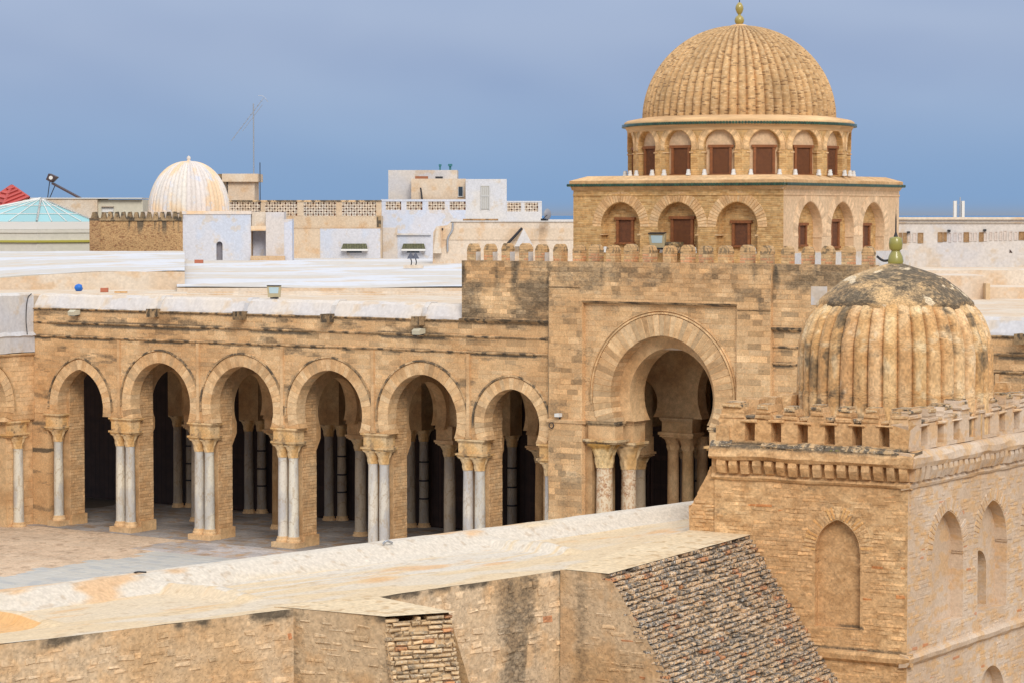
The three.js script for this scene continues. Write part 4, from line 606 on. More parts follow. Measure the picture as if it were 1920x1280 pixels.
    // parapet: posts between slots, lintels, the shut back of each slot
    const zF = 0.0, zB = -0.3, p = left ? 0.4445 : 0.597, s0 = left ? -2.605 : 0.56, nS = left ? 6 : 9, sw = left ? 0.085 : 0.115, end0 = left ? -3.12 : 0.0, end1 = left ? 0 : 6;
    new GB(q.f).color([0.98, 0.97, 0.95]).box(end0, end1, 8.42, 8.475, zB, zF).build('parapet_foot', q.m, gate);
    new GB(q.f).color([0.9, 0.88, 0.85]).box(end0, end1, 8.476, 8.79, zB - 0.02, zB + 0.06).build('parapet_back', q.m, gate);
    for (let i = 0; i <= nS; i++) {
      const a = i === 0 ? end0 : s0 + (i - 1) * p + sw, b = i === nS ? end1 : s0 + i * p - sw, m = (a + b) / 2, hw = (b - a) / 2, top = 9.05 + rr(-0.04, 0.03), j = () => rr(-0.014, 0.014), corner = left && i === nS;
      const body = new GB(q.f).color(tintStone(0.95, 1.08)); body.prism([[a, 8.476], [b, 8.476], [b + j() * 0.5, 8.74], [b + 0.02 + j(), 8.81], [a - 0.02 + j(), 8.81], [a + j() * 0.5, 8.74]], zB + (corner ? 0 : 0.061), zF); const mm = body.build('merlon', q.m, gate);
      const cap = new GB(q.f).color(tintStone(0.94, 1.08)), tw = corner || (!left && i === 0) ? hw : hw * 0.66; cap.prism([[a - 0.02, 8.811], [b + 0.02, 8.811], [m + mix(hw, tw, 0.6) + j(), 8.92 + j()], [m + tw + j(), top + j()], [m + j(), top + 0.01], [m - tw + j(), top + j()], [m - mix(hw, tw, 0.6) + j(), 8.92 + j()]], zB, zF - rr(0, 0.02)).build('cap', left ? M.gateL : q.m, mm);
      for (let c2 = 0; c2 < 3; c2++) { const y = mix(8.83, top - 0.02, c2 / 2.4), w2 = mix(hw, tw, c2 / 2.4) - 0.004; new GB(q.f).color(tintStone(0.85, 1.05)).block(m - w2 + j(), m + w2 + j(), y, y + 0.05, zB, zF + 0.01 + j(), 0.012, 0.012).build('brick', c2 === 2 ? M.lichen : q.m, mm); }
      new GB(q.f).color([1, 0.97, 0.94]).box(m - tw * 0.94, m + tw * 0.94, top, top + 0.025, zB + 0.02, zF - 0.03, 'd').build('lichen_top', M.lichen, mm);
      if (i < nS) { new GB(q.f).color(tintStone(1, 1.1)).block(b - 0.05, b + sw * 2 + 0.05, 8.775, 8.812, zB + 0.02, zF + 0.035, 0.01, 0.012).build('lintel', q.m, gate); new GB(q.f).color([0.95, 0.92, 0.9]).block(b + 0.0, b + sw * 2, 8.813, 8.86 + rr(0, 0.03), zB, zF - 0.03, 0.02, 0.015).build('crenel_sill', M.lichen, gate); }
    }
  }
  // far parapet and inner side, deck
  const pt = (s, d) => [TC.x + TEX.x * s, TC.z + TEX.z * s - d];
  const deck = new GB().color([0.95, 0.93, 0.9]), c = [pt(-3.2, 0), pt(0, 0), pt(0, 7), pt(-3.2, 7)]; deck.quad(...c.map(([x, z]) => [x, 8.4, z])).build('deck', M.sand, gate);
  new GB().quad([c[3][0], 0, c[3][1]], [c[0][0], 0, c[0][1]], [c[0][0], 8.43, c[0][1]], [c[3][0], 8.43, c[3][1]]).quad([c[2][0], 0, c[2][1]], [c[3][0], 0, c[3][1]], [c[3][0], 8.43, c[3][1]], [c[2][0], 8.43, c[2][1]]).build('rear_wall', M.sand, gate);
  const IN = new Frame(V(c[0][0], 0, c[0][1]), V(0, 0, -1), V(1, 0, 0)); for (let i = 0; i < 12; i++) { const a = 0.3 + i * 0.56; new GB(IN).color(tintStone(0.92, 1.06)).prism([[a, 8.42], [a + 0.36, 8.42], [a + 0.36, 8.8], [a + 0.28, 9.06], [a + 0.08, 9.06], [a, 8.8]], 0, 0.28).build('merlon', M.gateL, gate); } new GB(IN).box(0, 7, 8.42, 8.7, 0.02, 0.26).build('parapet_back', M.gateL, gate);
  const BKF = new Frame(V(c[3][0], 0, c[3][1]), TEX, TN); for (let i = 0; i < 6; i++) { const a = 0.1 + i * 0.52; new GB(BKF).color(tintStone(0.92, 1.06)).prism([[a, 8.42], [a + 0.36, 8.42], [a + 0.36, 8.8], [a + 0.28, 9.06], [a + 0.08, 9.06], [a, 8.8]], 0, 0.28).build('merlon', M.gateL, gate); } new GB(BKF).box(0, 3.2, 8.42, 8.7, 0.02, 0.26).build('parapet_back', M.gateL, gate);
  // broken wall end on the terrace side
  { const e = [[-3.64, 6.8], [-3.19, 6.8], [-3.19, 8.2], [-3.24, 8.12]]; let y = 8.12, x = -3.24; while (y > 7.45) { const st = rr(0.05, 0.1); e.push([x + rr(-0.02, 0.01), y - st * 0.4]); y -= st; x -= st * rr(0.4, 0.72); e.push([Math.max(x, -3.66), y]); } e.push([-3.66, 7.4]); new GB(LF).color([0.97, 0.95, 0.92]).prism(e, -0.7, -0.03).build('broken_wall_end', M.gateL, gate); const L = courses(LF, -3.62, -3.2, 6.95, 7.5, 0.062, [0.12, 0.26], { z: -0.03, skip: 0.3, proud: 0.012, joint: 0.018, tint: () => tintStone(0.95, 1.2), jit: 0.008 }); pieces(L, 'brick', M.gateL, gate, 40); }
  // dome
  const DC = pt(-1.6, 3.0), o = origins.get(gate), R = 1.56;
  const tab = [[1.0, 8.38], [1.0, 9.0], [1.0, 9.23], [0.99, 9.77], [0.965, 10.04], [0.88, 10.37], [0.77, 10.59], [0.56, 10.86], [0.40, 11.0], [0.0, 11.2]];
  const prof = (v) => { const q = v * (tab.length - 1), i = Math.min(tab.length - 2, Math.floor(q)), f = q - i; const P = (k) => tab[clamp(k, 0, tab.length - 1)]; const cr = (a, b, c2, d, t) => 0.5 * (2 * b + (c2 - a) * t + (2 * a - 5 * b + 4 * c2 - d) * t * t + (3 * b - a - 3 * c2 + d) * t * t * t); return [Math.max(0, cr(P(i - 1)[0], P(i)[0], P(i + 1)[0], P(i + 2)[0], f)), cr(P(i - 1)[1], P(i)[1], P(i + 1)[1], P(i + 2)[1], f) - 8.38]; };
  M.ribPlaster = MAT({ map: wallTex(0, 9.8, 0, 2.34, 88, (x, y) => { const a = fbm(x * 2.2, y * 2.4, 4), b = fbm(x * 5 + 8, y * 4, 4), c = vn(x * 46, y * 46); let k = mix3([196, 154, 104], [214, 180, 134], smooth(0.34, 0.66, a)); k = mix3(k, [222, 202, 168], smooth(0.56, 0.72, b) * 0.6); const crack = Math.abs(fbm(x * 3, y * 3.4 + 60, 4) - 0.5); k = mix3(k, [140, 108, 76], smooth(0.008, 0.0, crack) * 0.45); const g = 0.86 + 0.26 * c; k = [k[0] * g, k[1] * g, k[2] * g]; return crust(k, smooth(0.5, 0.7, fbm(x * 2.6 + 31, y * 1.1 + 2, 4)) * 0.75 * smooth(0.3, 0.62, fbm(x * 7, y * 5 + 3.3, 3)), x, y); }), bumpMap: grainBump, bumpScale: 0.015 });
  ribbedDome(gate, DC[0], DC[1], 8.38, R, 1, 40, 0.105, M.ribPlaster, { prof, a0: Math.PI, pw: 0.42, top: 0.72, nv: 44, nu: 10, rough: 0.05, fade: 0.66, col: () => { const k = rr(0.92, 1.08); return [k, k * rr(0.98, 1.01), k * rr(0.95, 1.02)]; } });
  const capMat = MAT({ map: wallTex(0, 4, 0, 4, 150, (x, y) => { const a = fbm(x * 1.5 + 3, y * 2.2, 4), b = fbm(x * 4 + 8, y * 6, 4), c = vn(x * 55, y * 55); let k = mix3([190, 150, 102], [208, 176, 130], a); const t = (0.3 + 0.7 * smooth(0.36, 0.60, fbm(x * 1.1 + 12.4, y * 1.2 + 3, 4))) * (0.35 + 0.95 * fbm(x * 14, y * 14, 3)); k = crust(k, t, x, y); k = mix3(k, [218, 198, 166], smooth(0.70, 0.73, fbm(x * 2.8 + 91, y * 2.8 + 1, 5)) * 0.9); const g = 0.82 + 0.34 * c; return [k[0] * g, k[1] * g, k[2] * g]; }), bumpMap: grainBump, bumpScale: 0.02 });
  partMesh('dome_cap', grid(120, 24, (u, v) => { const vs = 0.60 + (fbm(u * 26, 3, 3) - 0.5) * 0.16, w = mix(vs, 1, v), [r, y] = prof(w), a = (u + 0.5) * Math.PI * 2, n = (fbm(u * 22 + (u > 0.999 ? -22 : 0), v * 7, 3) - 0.5) * 0.035 * smooth(0, 0.1, r), lift = 0.03 * smooth(0, 0.2, v) - 0.06 * (1 - smooth(0, 0.2, v)); const q = r * R + (r > 0.02 ? lift + n : 0); return [DC[0] + Math.sin(a) * q, 8.38 + y + 0.03, DC[1] + Math.cos(a) * q, 2 + Math.sin(a) * (1 - w) * 4.3, 2 + Math.cos(a) * (1 - w) * 4.3]; }, o), capMat, gate);
  const fin = partMesh('finial', lathe([[0.12, 0], [0.13, 0.04], [0.115, 0.12], [0.075, 0.2], [0.07, 0.215], [0.105, 0.24], [0.115, 0.33], [0.1, 0.42], [0.05, 0.44], [0.0, 0.44]], DC[0], DC[1], 11.2, 20, o, [0.8, 0.92, 0.8]), M.finial, gate); partMesh('spike', lathe([[0.045, 0], [0.03, 0.05], [0.014, 0.1], [0.012, 0.3], [0.004, 0.42], [0.0, 0.6]], DC[0], DC[1], 11.62, 8, o), M.iron, fin);
  partMesh('bent_pipe', tube([V(DC[0] - 0.08, 11.26, DC[1]), V(DC[0] - 0.2, 11.25, DC[1] + 0.05), V(DC[0] - 0.3, 11.32, DC[1] + 0.08)], 0.02, o), M.iron, gate);
}

// ---------------------------------------------------------------- west gallery: roof terrace, outer wall, buttresses
const gal = thing('side_gallery', 'low flat-roofed gallery with plastered terrace and rough buttressed outer wall', 'gallery', V(20, 0, 42));
const innerX = (z) => 18.13 + (47 - z) * 0.1686;
const oPts = [[62, 16.5], [49.04, 20.22], [45.09, 21.41], [43.85, 21.65], [39.84, 22.4], [35.35, 22.45], [27, 22.5]];
const outerX = (z) => { for (let i = 0; i < oPts.length - 1; i++) { const [a, xa] = oPts[i], [b, xb] = oPts[i + 1]; if (z <= a && z >= b) return mix(xa, xb, (a - z) / (a - b)); } return 22; };
const TW = 3.4;
M.terrace = MAT({ map: wallTex(0, TW, 27, 62, 56, (w, z) => {
  const a = fbm(w * 1.2 + 4, z * 0.35, 4), b = fbm(w * 4 + 8, z * 1.1, 4), c = vn(w * 45, z * 40) * 0.6 + vn(w * 100, z * 95) * 0.4, st = fbm(w * 9, z * 0.8 + 50, 3);
  const curb = w < 0.62, walk = w > 2.05 + 0.25 * (a - 0.5); let k = [212, 186, 148];
  const white = [204, 196, 184]; let wt = 0;
  if (curb) wt = 0.85 * smooth(0.25, 0.5, a + 0.12) ; else if (walk) wt = smooth(0.62, 0.7, fbm(w * 1.4 + 77, z * 0.5 + 9, 4)) * 0.5; else if (z > 44.8) wt = 0.25 + smooth(0.4, 0.7, a) * 0.45; else if (z > 38.4) wt = 0.8 * smooth(0.3, 0.5, st * 0.6 + a * 0.4); else wt = 0.45 * smooth(0.4, 0.62, a);
  k = mix3([212, 190, 156], [206, 182, 146], b); k = mix3(k, white, wt); k = mix3(k, [210, 150, 88], smooth(0.6, 0.76, fbm(w * 2.1 + 20, z * 0.9 + 33, 4)) * 0.5); if (z > 47.75 && !curb && w < 2.1) k = mix3(k, [216, 158, 92], 0.7);
  k = mix3(k, [150, 120, 88], smooth(0.66, 0.78, fbm(w * 9 + 3, z * 8, 3)) * 0.25); const g = 0.88 + 0.2 * c; return [k[0] * g, k[1] * g, k[2] * g];
}), bumpMap: softBump, bumpScale: 0.012 });
{
  const o = origins.get(gal), terraceY = (w, z) => { // w: metres across from the court side
    const n = (fbm(w * 2 + 5, z * 1.3, 4) - 0.5) * 0.025; let y = 6.955; if (z > 47.7) y = mix(6.955, 6.66, smooth(47.7, 47.85, z));
    y = mix(y, 6.99, smooth(2.02, 2.2, w)); if (w < 0.62) y = Math.max(y, 7.2 - 0.24 * smooth(0.16, 0.62, w));
    for (const zr of [44.75, 38.5, 47.72]) { const d = Math.abs(z - zr + (w - 1) * 0.06); if (w > 0.3 && w < 2.4) y = Math.max(y, 6.95 + 0.12 * smooth(0.2, 0.06, d) * smooth(2.4, 1.2, w) + 0.03 * smooth(0.4, 0, d)); }
    return y + n;
  };
  const zs = (v) => mix(61, 28, v);
  partMesh('roof_terrace', grid(56, 420, (u, v) => { const z = zs(v), xi = innerX(z), xo = outerX(z), w = u * TW * 0.999, ww = w * 3 / TW; return [mix(xi, xo, u), terraceY(ww, z), z, ww * TW / 3, z]; }, o), M.terrace, gal);
  // court side wall below the curb
  const iw = new GB(); iw.quad([innerX(28), 0, 28], [innerX(61), 0, 61], [innerX(61), 7.12, 61], [innerX(28), 7.12, 28]).build('court_wall', M.sand, gal);
  const stain = (x, y) => { let t = smooth(0.5, 0.72, fbm(x * 1.6 + 9, y * 2.2, 4)) * 0.3; t = Math.max(t, smooth(0.14, 0.0, 6.97 - y + (fbm(x * 6, 2, 3) - 0.5) * 0.12) * smooth(0.42, 0.62, fbm(x * 2.2, 7, 3)) * 0.95); return t; };
  const wallMap = (dark, lo) => (x, y) => { const a = fbm(x * 0.9 + lo, y * 0.9, 4), b = fbm(x * 3 + lo, y * 3.3, 4), c = vn(x * 55, y * 55) * 0.5 + vn(x * 24, y * 26) * 0.5; let k = mix3([196, 164, 124], [206, 182, 150], smooth(0.35, 0.65, a)); k = mix3(k, [204, 164, 118], smooth(0.5, 0.7, b) * 0.5); const g = 0.84 + 0.3 * c; k = [k[0] * g, k[1] * g, k[2] * g]; return crust(k, Math.max(stain(x + lo, y), dark(x, y)), x, y); };
  const facePieces = (f, x0, x1, y0, m, tone) => pieces(courses(f, x0, x1, y0, 6.93, 0.095, [0.1, 0.27], { skip: 0.5, proud: 0.005, joint: 0.026, chamfer: 0.004, jit: 0.014, shrink: 0.2, vary: 0.25, tint: () => { const r = rnd(); return r < 0.03 ? [0.95, 0.6, 0.46] : r < 0.55 ? tintStone(1.1 * tone, 1.24 * tone) : tintStone(0.94, 1.08); } }), 'wall_stone', m, gal, 150);
  const seg = (ax, az, bx, bz) => { const ux = V(bx - ax, 0, bz - az), L = ux.length(); ux.normalize(); return { f: new Frame(V(ax, 0, az), ux, V(-ux.z, 0, ux.x)), L }; };
  // first length of wall, towards the camera's left
  { const s = seg(16.5 + (62 - 58) * 0.287, 58, 21.41, 45.09); M.galA = MAT({ map: wallTex(0, 14, 4.4, 7.1, 76, wallMap((x, y) => smooth(0.5, 0.1, Math.abs(x - 13.7)) * 0.25, 3)), bumpMap: grainBump, bumpScale: 0.016 }); new GB(s.f).quad([0, 0, 0], [s.L, 0, 0], [s.L, 6.99, 0], [0, 6.99, 0]).build('outer_wall', M.galA, gal); facePieces(s.f, 7.4, s.L - 0.02, 5.3, M.galA, 1); }
  { const s = seg(21.62, 44.1, 22.4, 39.84); M.galB = MAT({ map: wallTex(0, 4.6, 4.4, 7.1, 90, wallMap((x, y) => smooth(0.75, 0.15, Math.abs(x - 3.05)) * 0.62 * smooth(0.3, 0.6, fbm(x * 4, y * 0.7, 3) + 0.12), 31)), bumpMap: grainBump, bumpScale: 0.016 }); new GB(s.f).quad([0, 0, 0], [s.L, 0, 0], [s.L, 6.99, 0], [0, 6.99, 0]).build('outer_wall', M.galB, gal); facePieces(s.f, 0.02, s.L - 0.01, 4.9, M.galB, 1.06); }
  M.slopeBrick = MAT({ map: tile(1.4, 512, (u, v) => { const a = tfbm(u, v, 6, 4), b = tfbm(u, v + 0.3, 24, 3), c = tfbm(u + 0.5, v, 110, 2); let k = mix3([190, 154, 114], [210, 182, 144], a); k = mix3(k, [92, 86, 80], smooth(0.46, 0.6, b * 0.6 + a * 0.4) * 0.85); k = mix3(k, [206, 202, 194], smooth(0.6, 0.7, c) * 0.8); k = mix3(k, [44, 42, 40], smooth(0.66, 0.74, tfbm(u, v, 70, 2)) * 0.7); return k; }), bumpMap: grainBump, bumpScale: 0.02 });
  M.slopeTan = MAT({ map: tile(1.4, 512, (u, v) => { const a = tfbm(u, v, 6, 4), b = tfbm(u, v + 0.3, 24, 3), c = tfbm(u + 0.5, v, 110, 2); let k = mix3([196, 164, 122], [212, 186, 148], a); k = mix3(k, [120, 106, 88], smooth(0.52, 0.66, b * 0.6 + a * 0.4) * 0.7); k = mix3(k, [204, 198, 186], smooth(0.62, 0.72, c) * 0.5); return k; }), bumpMap: grainBump, bumpScale: 0.02 });
  // raking buttress of stepped brick courses: top edge from a to b, falling outwards by `k` per metre of drop
  const raking = (nm, ax, az, bx, bz, top, k, rows, rh, wallBack, greyness, sideMat, capPoly, sideX) => {
    const s = seg(ax, az, bx, bz), b = new THREE.Group(); b.name = nm; gal.add(b);
    const core = new GB(s.f).color(greyness ? [0.8, 0.77, 0.73] : [0.95, 0.93, 0.9]); core.quad([0, top - 0.05, -0.04], [0, 0, top * k - 0.08], [s.L, 0, top * k - 0.08], [s.L, top - 0.05, -0.04]).build('core', greyness ? M.slopeBrick : M.slopeTan, b);
    const L = []; for (let r = 0; r < rows; r++) { const y1 = top - r * rh, y0 = y1 - rh * 0.92; let x = -rnd() * 0.12; while (x < s.L) { const len = rr(0.07, 0.25), z = k * (top - y1) + k * rh * 0.75 + rr(-0.024, 0.02), a = Math.max(0, x), e = Math.min(s.L, x + len); if (e - a > 0.03 && rnd() > 0.05) { const t = rnd(), gb = new GB(s.f).color(t < 0.06 ? [1.0, 0.68, 0.52] : t < 0.5 ? tintStone(1.02, 1.24) : tintStone(0.8, 1.05)); gb.du = rr(-4, 4); gb.dv = rr(-4, 4); gb.block(a + 0.006, e - 0.006, y0 + rr(0, 0.008), y1 - rr(0, 0.012), z - 0.16, z, 0.012, 0.01); L.push({ gb, size: (e - a) + (greyness > 0 ? 0 : 0) }); } x += len; } }
    pieces(L, 'brick', greyness ? M.slopeBrick : M.slopeTan, b, 300); return { s, b };
  };
  { // small buttress
    const P = onY(550, 1140, 7.0), a = P.clone().addScaledVector(TEX, 1.36), bb = V(23.25, 0, 44.2); const q = raking('small_buttress', a.x, a.z, bb.x, bb.z, 6.97, 0.42, 34, 0.056, 0, 0);
    const SF = new Frame(V(P.x, 0, P.z), TEX, TN); const sd = new GB(SF).color([0.97, 0.97, 0.97]); sd.quad([-0.3, 0, 0], [1.36 + 6.9 * 0.42, 0, 0], [1.36, 7.0, 0], [-0.3, 7.0, 0]); M.buttA = MAT({ map: wallTex(-0.5, 3.5, 4.2, 7.1, 80, wallMap((x, y) => 0.1 + smooth(0.25, 0.0, Math.abs(x - 0.02)) * 0.3, 57)), bumpMap: grainBump, bumpScale: 0.016, color: new THREE.Color(0.86, 0.84, 0.8) }); sd.build('side_face', M.buttA, q.b);
    pieces(courses(SF, 0.02, 1.34, 5.4, 6.88, 0.085, [0.12, 0.28], { skip: 0.5, proud: 0.008, joint: 0.03, jit: 0.012, shrink: 0.4, tint: () => tintStone(0.95, 1.28) }), 'wall_stone', M.buttA, q.b, 100);
    const t = new GB().color([1, 0.98, 0.94]), T = [[P.x - 0.3, P.z + 0.03], [a.x + 0.03, a.z + 0.02], [bb.x + 0.05, bb.z], [21.6, 43.7]]; t.quad(...T.map(([x, z]) => [x, 7.005, z])); t.build('top', M.buttTop = MAT({ map: tile(4, 512, (u, v) => { const a = tfbm(u, v, 4, 4), b = tfbm(u, v, 30, 4), c = tfbm(u, v + 0.3, 90, 2); let k = mix3([206, 182, 146], [214, 196, 166], a); k = mix3(k, [176, 146, 108], smooth(0.56, 0.72, b) * 0.6); const g = 0.88 + 0.22 * c; return [k[0] * g, k[1] * g, k[2] * g]; }), bumpMap: softBump, bumpScale: 0.02 }), q.b);
    new GB().quad([21.6, 0, 44.1], [23.2 + 2.6, 0, 44.2], [23.2, 7.0, 44.2], [21.6, 7.0, 44.1]).build('far_face', M.buttA, q.b);
  }
  { // great buttress that runs into the gatehouse
    const P = onY(1140, 1075, 7.0); const q = raking('great_buttress', P.x, P.z, 22.62, 35.15, 7.0, 0.685, 48, 0.064, 0, 1);
    const SF = new Frame(V(P.x, 0, P.z), TEX, TN), sd = new GB(SF).color([0.96, 0.96, 0.96]); sd.quad([-0.75, 0, 0], [7 * 0.685, 0, 0], [0, 7.0, 0], [-0.75, 7.008, 0]); M.buttB = MAT({ map: wallTex(-1, 4, 4.2, 7.1, 80, wallMap((x, y) => 0.08 + smooth(0.2, 0, Math.abs(x + 0.42)) * 0.35, 83)), bumpMap: grainBump, bumpScale: 0.016, color: new THREE.Color(0.9, 0.87, 0.83) }); sd.build('side_face', M.buttB, q.b);
    pieces(courses(SF, -0.38, 1.6, 4.6, 6.9, 0.085, [0.12, 0.26], { cuts: (ya) => [[(7 - ya) * 0.685 - 0.1, 9]], skip: 0.55, proud: 0.007, joint: 0.03, jit: 0.012, shrink: 0.4, tint: () => { const r = rnd(); return r < 0.05 ? [0.95, 0.62, 0.48] : tintStone(0.92, 1.22); } }), 'wall_stone', M.buttB, q.b, 100);
    new GB().color([1, 0.98, 0.94]).quad([P.x - 0.72, 7.012, P.z + 0.05], [P.x + 0.03, 7.005, P.z + 0.02], [22.66, 7.005, 35.1], [21.6, 7.012, 35.3]).build('top', M.buttTop, q.b);
  }
}

// ---------------------------------------------------------------- the town behind: faces turned roughly to the camera's terrace, each at its own distance
const far = (dh) => { const f = new Frame(V(EYE.x + FH.x * dh, 0, EYE.z + FH.z * dh), RIGHT, FH.clone().negate()); f.X = (px) => atDepth(px, HORIZON, dh).sub(EYE).dot(RIGHT); f.Y = (py) => atDepth(960, py, dh).y; return f; };
function farThing(name, label, cat, dh, px, group) { const f = far(dh), b = f.at(f.X(px), 0, -2); const t = thing(name, label, cat, V(b.x, 0, b.z), group); return [t, f]; }
// wall block given by photograph edges at the frame's distance; bottom null = down to the street
function blk(t, f, name, mat, px0, px1, py0, py1, z0, z1, col = [1, 1, 1], skip = '') { const y0 = py1 === null ? 0 : f.Y(py1); return new GB(f).color(col).box(f.X(px0), f.X(px1), y0, f.Y(py0), z0, z1, skip).build(name, mat, t); }
const tone = (k, w = 0) => [k * (1 + w), k, k * (1 - w)];
M.terracotta = MAT({ color: new THREE.Color(0.30, 0.12, 0.06) });
M.glassDark = MAT({ color: new THREE.Color(0.03, 0.045, 0.06), roughness: 0.2 });
function latticePanel(t, f, px0, px1, py0, py1, z, barMat, holeCol, wall) { // pierced block screen: dark backing behind crossed bars
  const x0 = f.X(px0), x1 = f.X(px1), y0 = f.Y(py1), y1 = f.Y(py0), p = new GB(f).color(holeCol).box(x0, x1, y0, y1, z - 0.14, z - 0.1).build('lattice_panel', M.terracotta, t), g = new GB(f), s = 0.36, w = 0.072;
  const seg = (ax, ay, bx, by) => { const dx = bx - ax, dy = by - ay, l = Math.hypot(dx, dy), nx = -dy / l * w, ny = dx / l * w; g.color(tintStone(0.86, 1.1)); g.quad([ax + nx, ay + ny, z], [ax - nx, ay - ny, z], [bx - nx, by - ny, z], [bx + nx, by + ny, z]); g.quad([ax - nx, ay - ny, z - 0.1], [bx - nx, by - ny, z - 0.1], [bx - nx, by - ny, z], [ax - nx, ay - ny, z]); };
  for (let k = -20; k < 40; k++) for (const d of [-1, 1]) { let ax = x0 + k * s, ay = d > 0 ? y0 : y1, bx = ax + (y1 - y0), by = d > 0 ? y1 : y0; const cl = (v) => clamp(v, x0, x1); const A = cl(ax), B = cl(bx); if (B - A < 0.03) continue; const ty = (x) => ay + (by - ay) * (x - ax) / (bx - ax); seg(A, ty(A), B, ty(B)); }
  g.build('screen', barMat, p); return p;
}
const farWin = (t, f, px0, px1, py0, py1, z, mat = M.glassDark, frame = true) => { const w = blk(t, f, 'window', mat, px0, px1, py0, py1, z - 0.02, z + 0.015, [1, 1, 1], 'b'); if (frame) { blk(w, f, 'frame', M.paintWhite, px0 - 1, px0, py0, py1, z - 0.02, z + 0.05, tone(0.8)); blk(w, f, 'frame', M.paintWhite, px1, px1 + 1, py0, py1, z - 0.02, z + 0.05, tone(0.8)); blk(w, f, 'sill', M.paintWhite, px0 - 1.5, px1 + 1.5, py1, py1 + 1.2, z - 0.02, z + 0.09, tone(0.85)); } return w; };

// ---------------------------------------------------------------- roofs of the prayer hall
const hall = thing('prayer_hall', 'broad whitewashed and cream flat roofs of the prayer hall behind the arcade', 'building', V(-20, 0, -30));
{
  const o = origins.get(hall);
  new GB().color([1, 0.98, 0.95]).box(-46, 26, 7.6, 8.84, -30, -0.81).build('roof_slab', M.cream, hall);
  // raised white roof with shallow swells
  const f0 = far(101), pt = (px, d) => { const q = far(d); return q.at(q.X(px), 0, 0); };
  M.roofWhite = MAT({ map: tile(14, 512, (u, v) => { const a = tfbm(u, v, 4, 4), b = tfbm(u + 0.3, v, 7, 4), c = tfbm(u, v, 70, 2); let k = mix3([206, 207, 211], [200, 194, 186], smooth(0.44, 0.58, a)); k = mix3(k, [204, 180, 150], smooth(0.58, 0.72, b) * 0.55); const g = 0.94 + 0.08 * c; return [k[0] * g, k[1] * g, k[2] * g]; }), bumpMap: softBump, bumpScale: 0.02 });
  const sheet = (nm, mat, px0, px1, d0, d1, y, sw, col) => partMesh(nm, grid(50, 60, (u, v) => { const d = mix(d0, d1, v), p = pt(mix(px0, px1, u), d); return [p.x, y(v, u) + (fbm(u * 5 + px0, v * 8, 3) - 0.5) * sw, p.z, p.x, p.z, ...(col || [1, 1, 1])]; }, o), mat, hall);
  sheet('white_roof', M.roofWhite, 330, 1700, 103, 172, (v, u) => 9.03 + 0.09 * Math.sin(v * 9 + u * 2) * smooth(0, 0.1, v), 0.10);
  { const a = pt(330, 103), b = pt(1700, 103), c = new GB().color([0.98, 0.96, 0.94]); c.quad([a.x, 8.5, a.z], [b.x, 8.5, b.z], [b.x, 9.0, b.z], [a.x, 9.0, a.z]).build('roof_step', M.cream, hall); }
  sheet('white_roof', M.roofWhite, -160, 345, 106, 158, (v, u) => 9.62 - 0.36 * smooth(0.75, 0.1, u) * (1 - v) + 0.1 * v, 0.08);
  { const gb = new GB().color([1, 0.98, 0.95]); for (let i = 0; i < 20; i++) { const u0 = i / 20, u1 = (i + 1) / 20, a = pt(mix(-160, 345, u0), 106), b = pt(mix(-160, 345, u1), 106), yt = (u) => 9.6 - 0.36 * smooth(0.75, 0.1, u); gb.quad([a.x, 8.5, a.z], [b.x, 8.5, b.z], [b.x, yt(u1), b.z], [a.x, yt(u0), a.z]); } const a = pt(345, 106), b = pt(345, 158); gb.quad([a.x, 8.5, a.z], [b.x, 8.5, b.z], [b.x, 9.7, b.z], [a.x, 9.6, a.z]); gb.build('roof_step', M.cream, hall); }
  // strips and low ridges on the roof just behind the coping
  for (const [px0, px1, d, h, y] of [[60, 866, 98.5, 0.06, 8.83], [350, 866, 101, 0.09, 8.83]]) { const a = pt(px0, d), b = pt(px1, d), g = seg2(a, b); new GB(g.f).color([0.96, 0.94, 0.92]).run([[-0.2, y], [0.12, y], [0.1, y + h], [-0.2, y + h]], 0, g.L, true, 40, 0.04).build('roof_ridge', M.cream, hall); }
  // body of the hall below the roofs
  new GB().color([0.9, 0.88, 0.85]).box(-60, 26, 0, 7.55, -60, -8.6).build('hall_wall', M.cream, hall);
  // white plinth under the domed pavilion
  new GB().color([1, 1, 1]).box(3.601, 3.85, 8.6, 10.76, -10.3, -1.52).build('dome_plinth', M.white, hall);
  new GB().color([1, 0.98, 0.95]).box(-7.9, 7.4, 8.6, 10.28, -1.45, -0.61, 't').build('wall_backing', M.sand, hall);
  new GB().color([1, 1, 1]).box(-7.9, 7.4, 10.281, 10.33, -1.45, -0.61).build('wall_walk', M.cream, hall);
  // stepped roofs at the right, below the pierced wall
  const R1 = far(98), R2 = far(94), R3 = far(90);
  blk(hall, R1, 'roof_step', M.cream, 1650, 2000, 507, 580, -6, 0, tone(1.04));
  blk(hall, R1, 'roof_step', M.white, 1560, 1700, 490, 560, -2, 1.2, tone(1.0));
  blk(hall, R2, 'roof_step', M.cream, 1700, 1850, 517, 590, -4, 0, [1.03, 1.0, 0.98]);
  blk(hall, R2, 'roof_step', M.cream, 1851, 2000, 540, 590, -4, -0.5, [1.06, 1.03, 1.0]); blk(hall, R2, 'roof_step', M.cream, 1846, 1854, 531, 572, -0.5, 0.5, [1.0, 0.9, 0.72]);
  blk(hall, R3, 'roof_step', M.cream, 1650, 2000, 574, 640, -6, 0, [1.02, 0.94, 0.9]); blk(hall, R3, 'roof_ridge', M.cream, 1650, 2000, 583, 592, 0, 0.6, [0.98, 0.9, 0.86]); blk(hall, R3, 'roof_ridge', M.white, 1650, 2000, 593, 640, 0.6, 1.4, [1, 0.96, 0.92]);
}
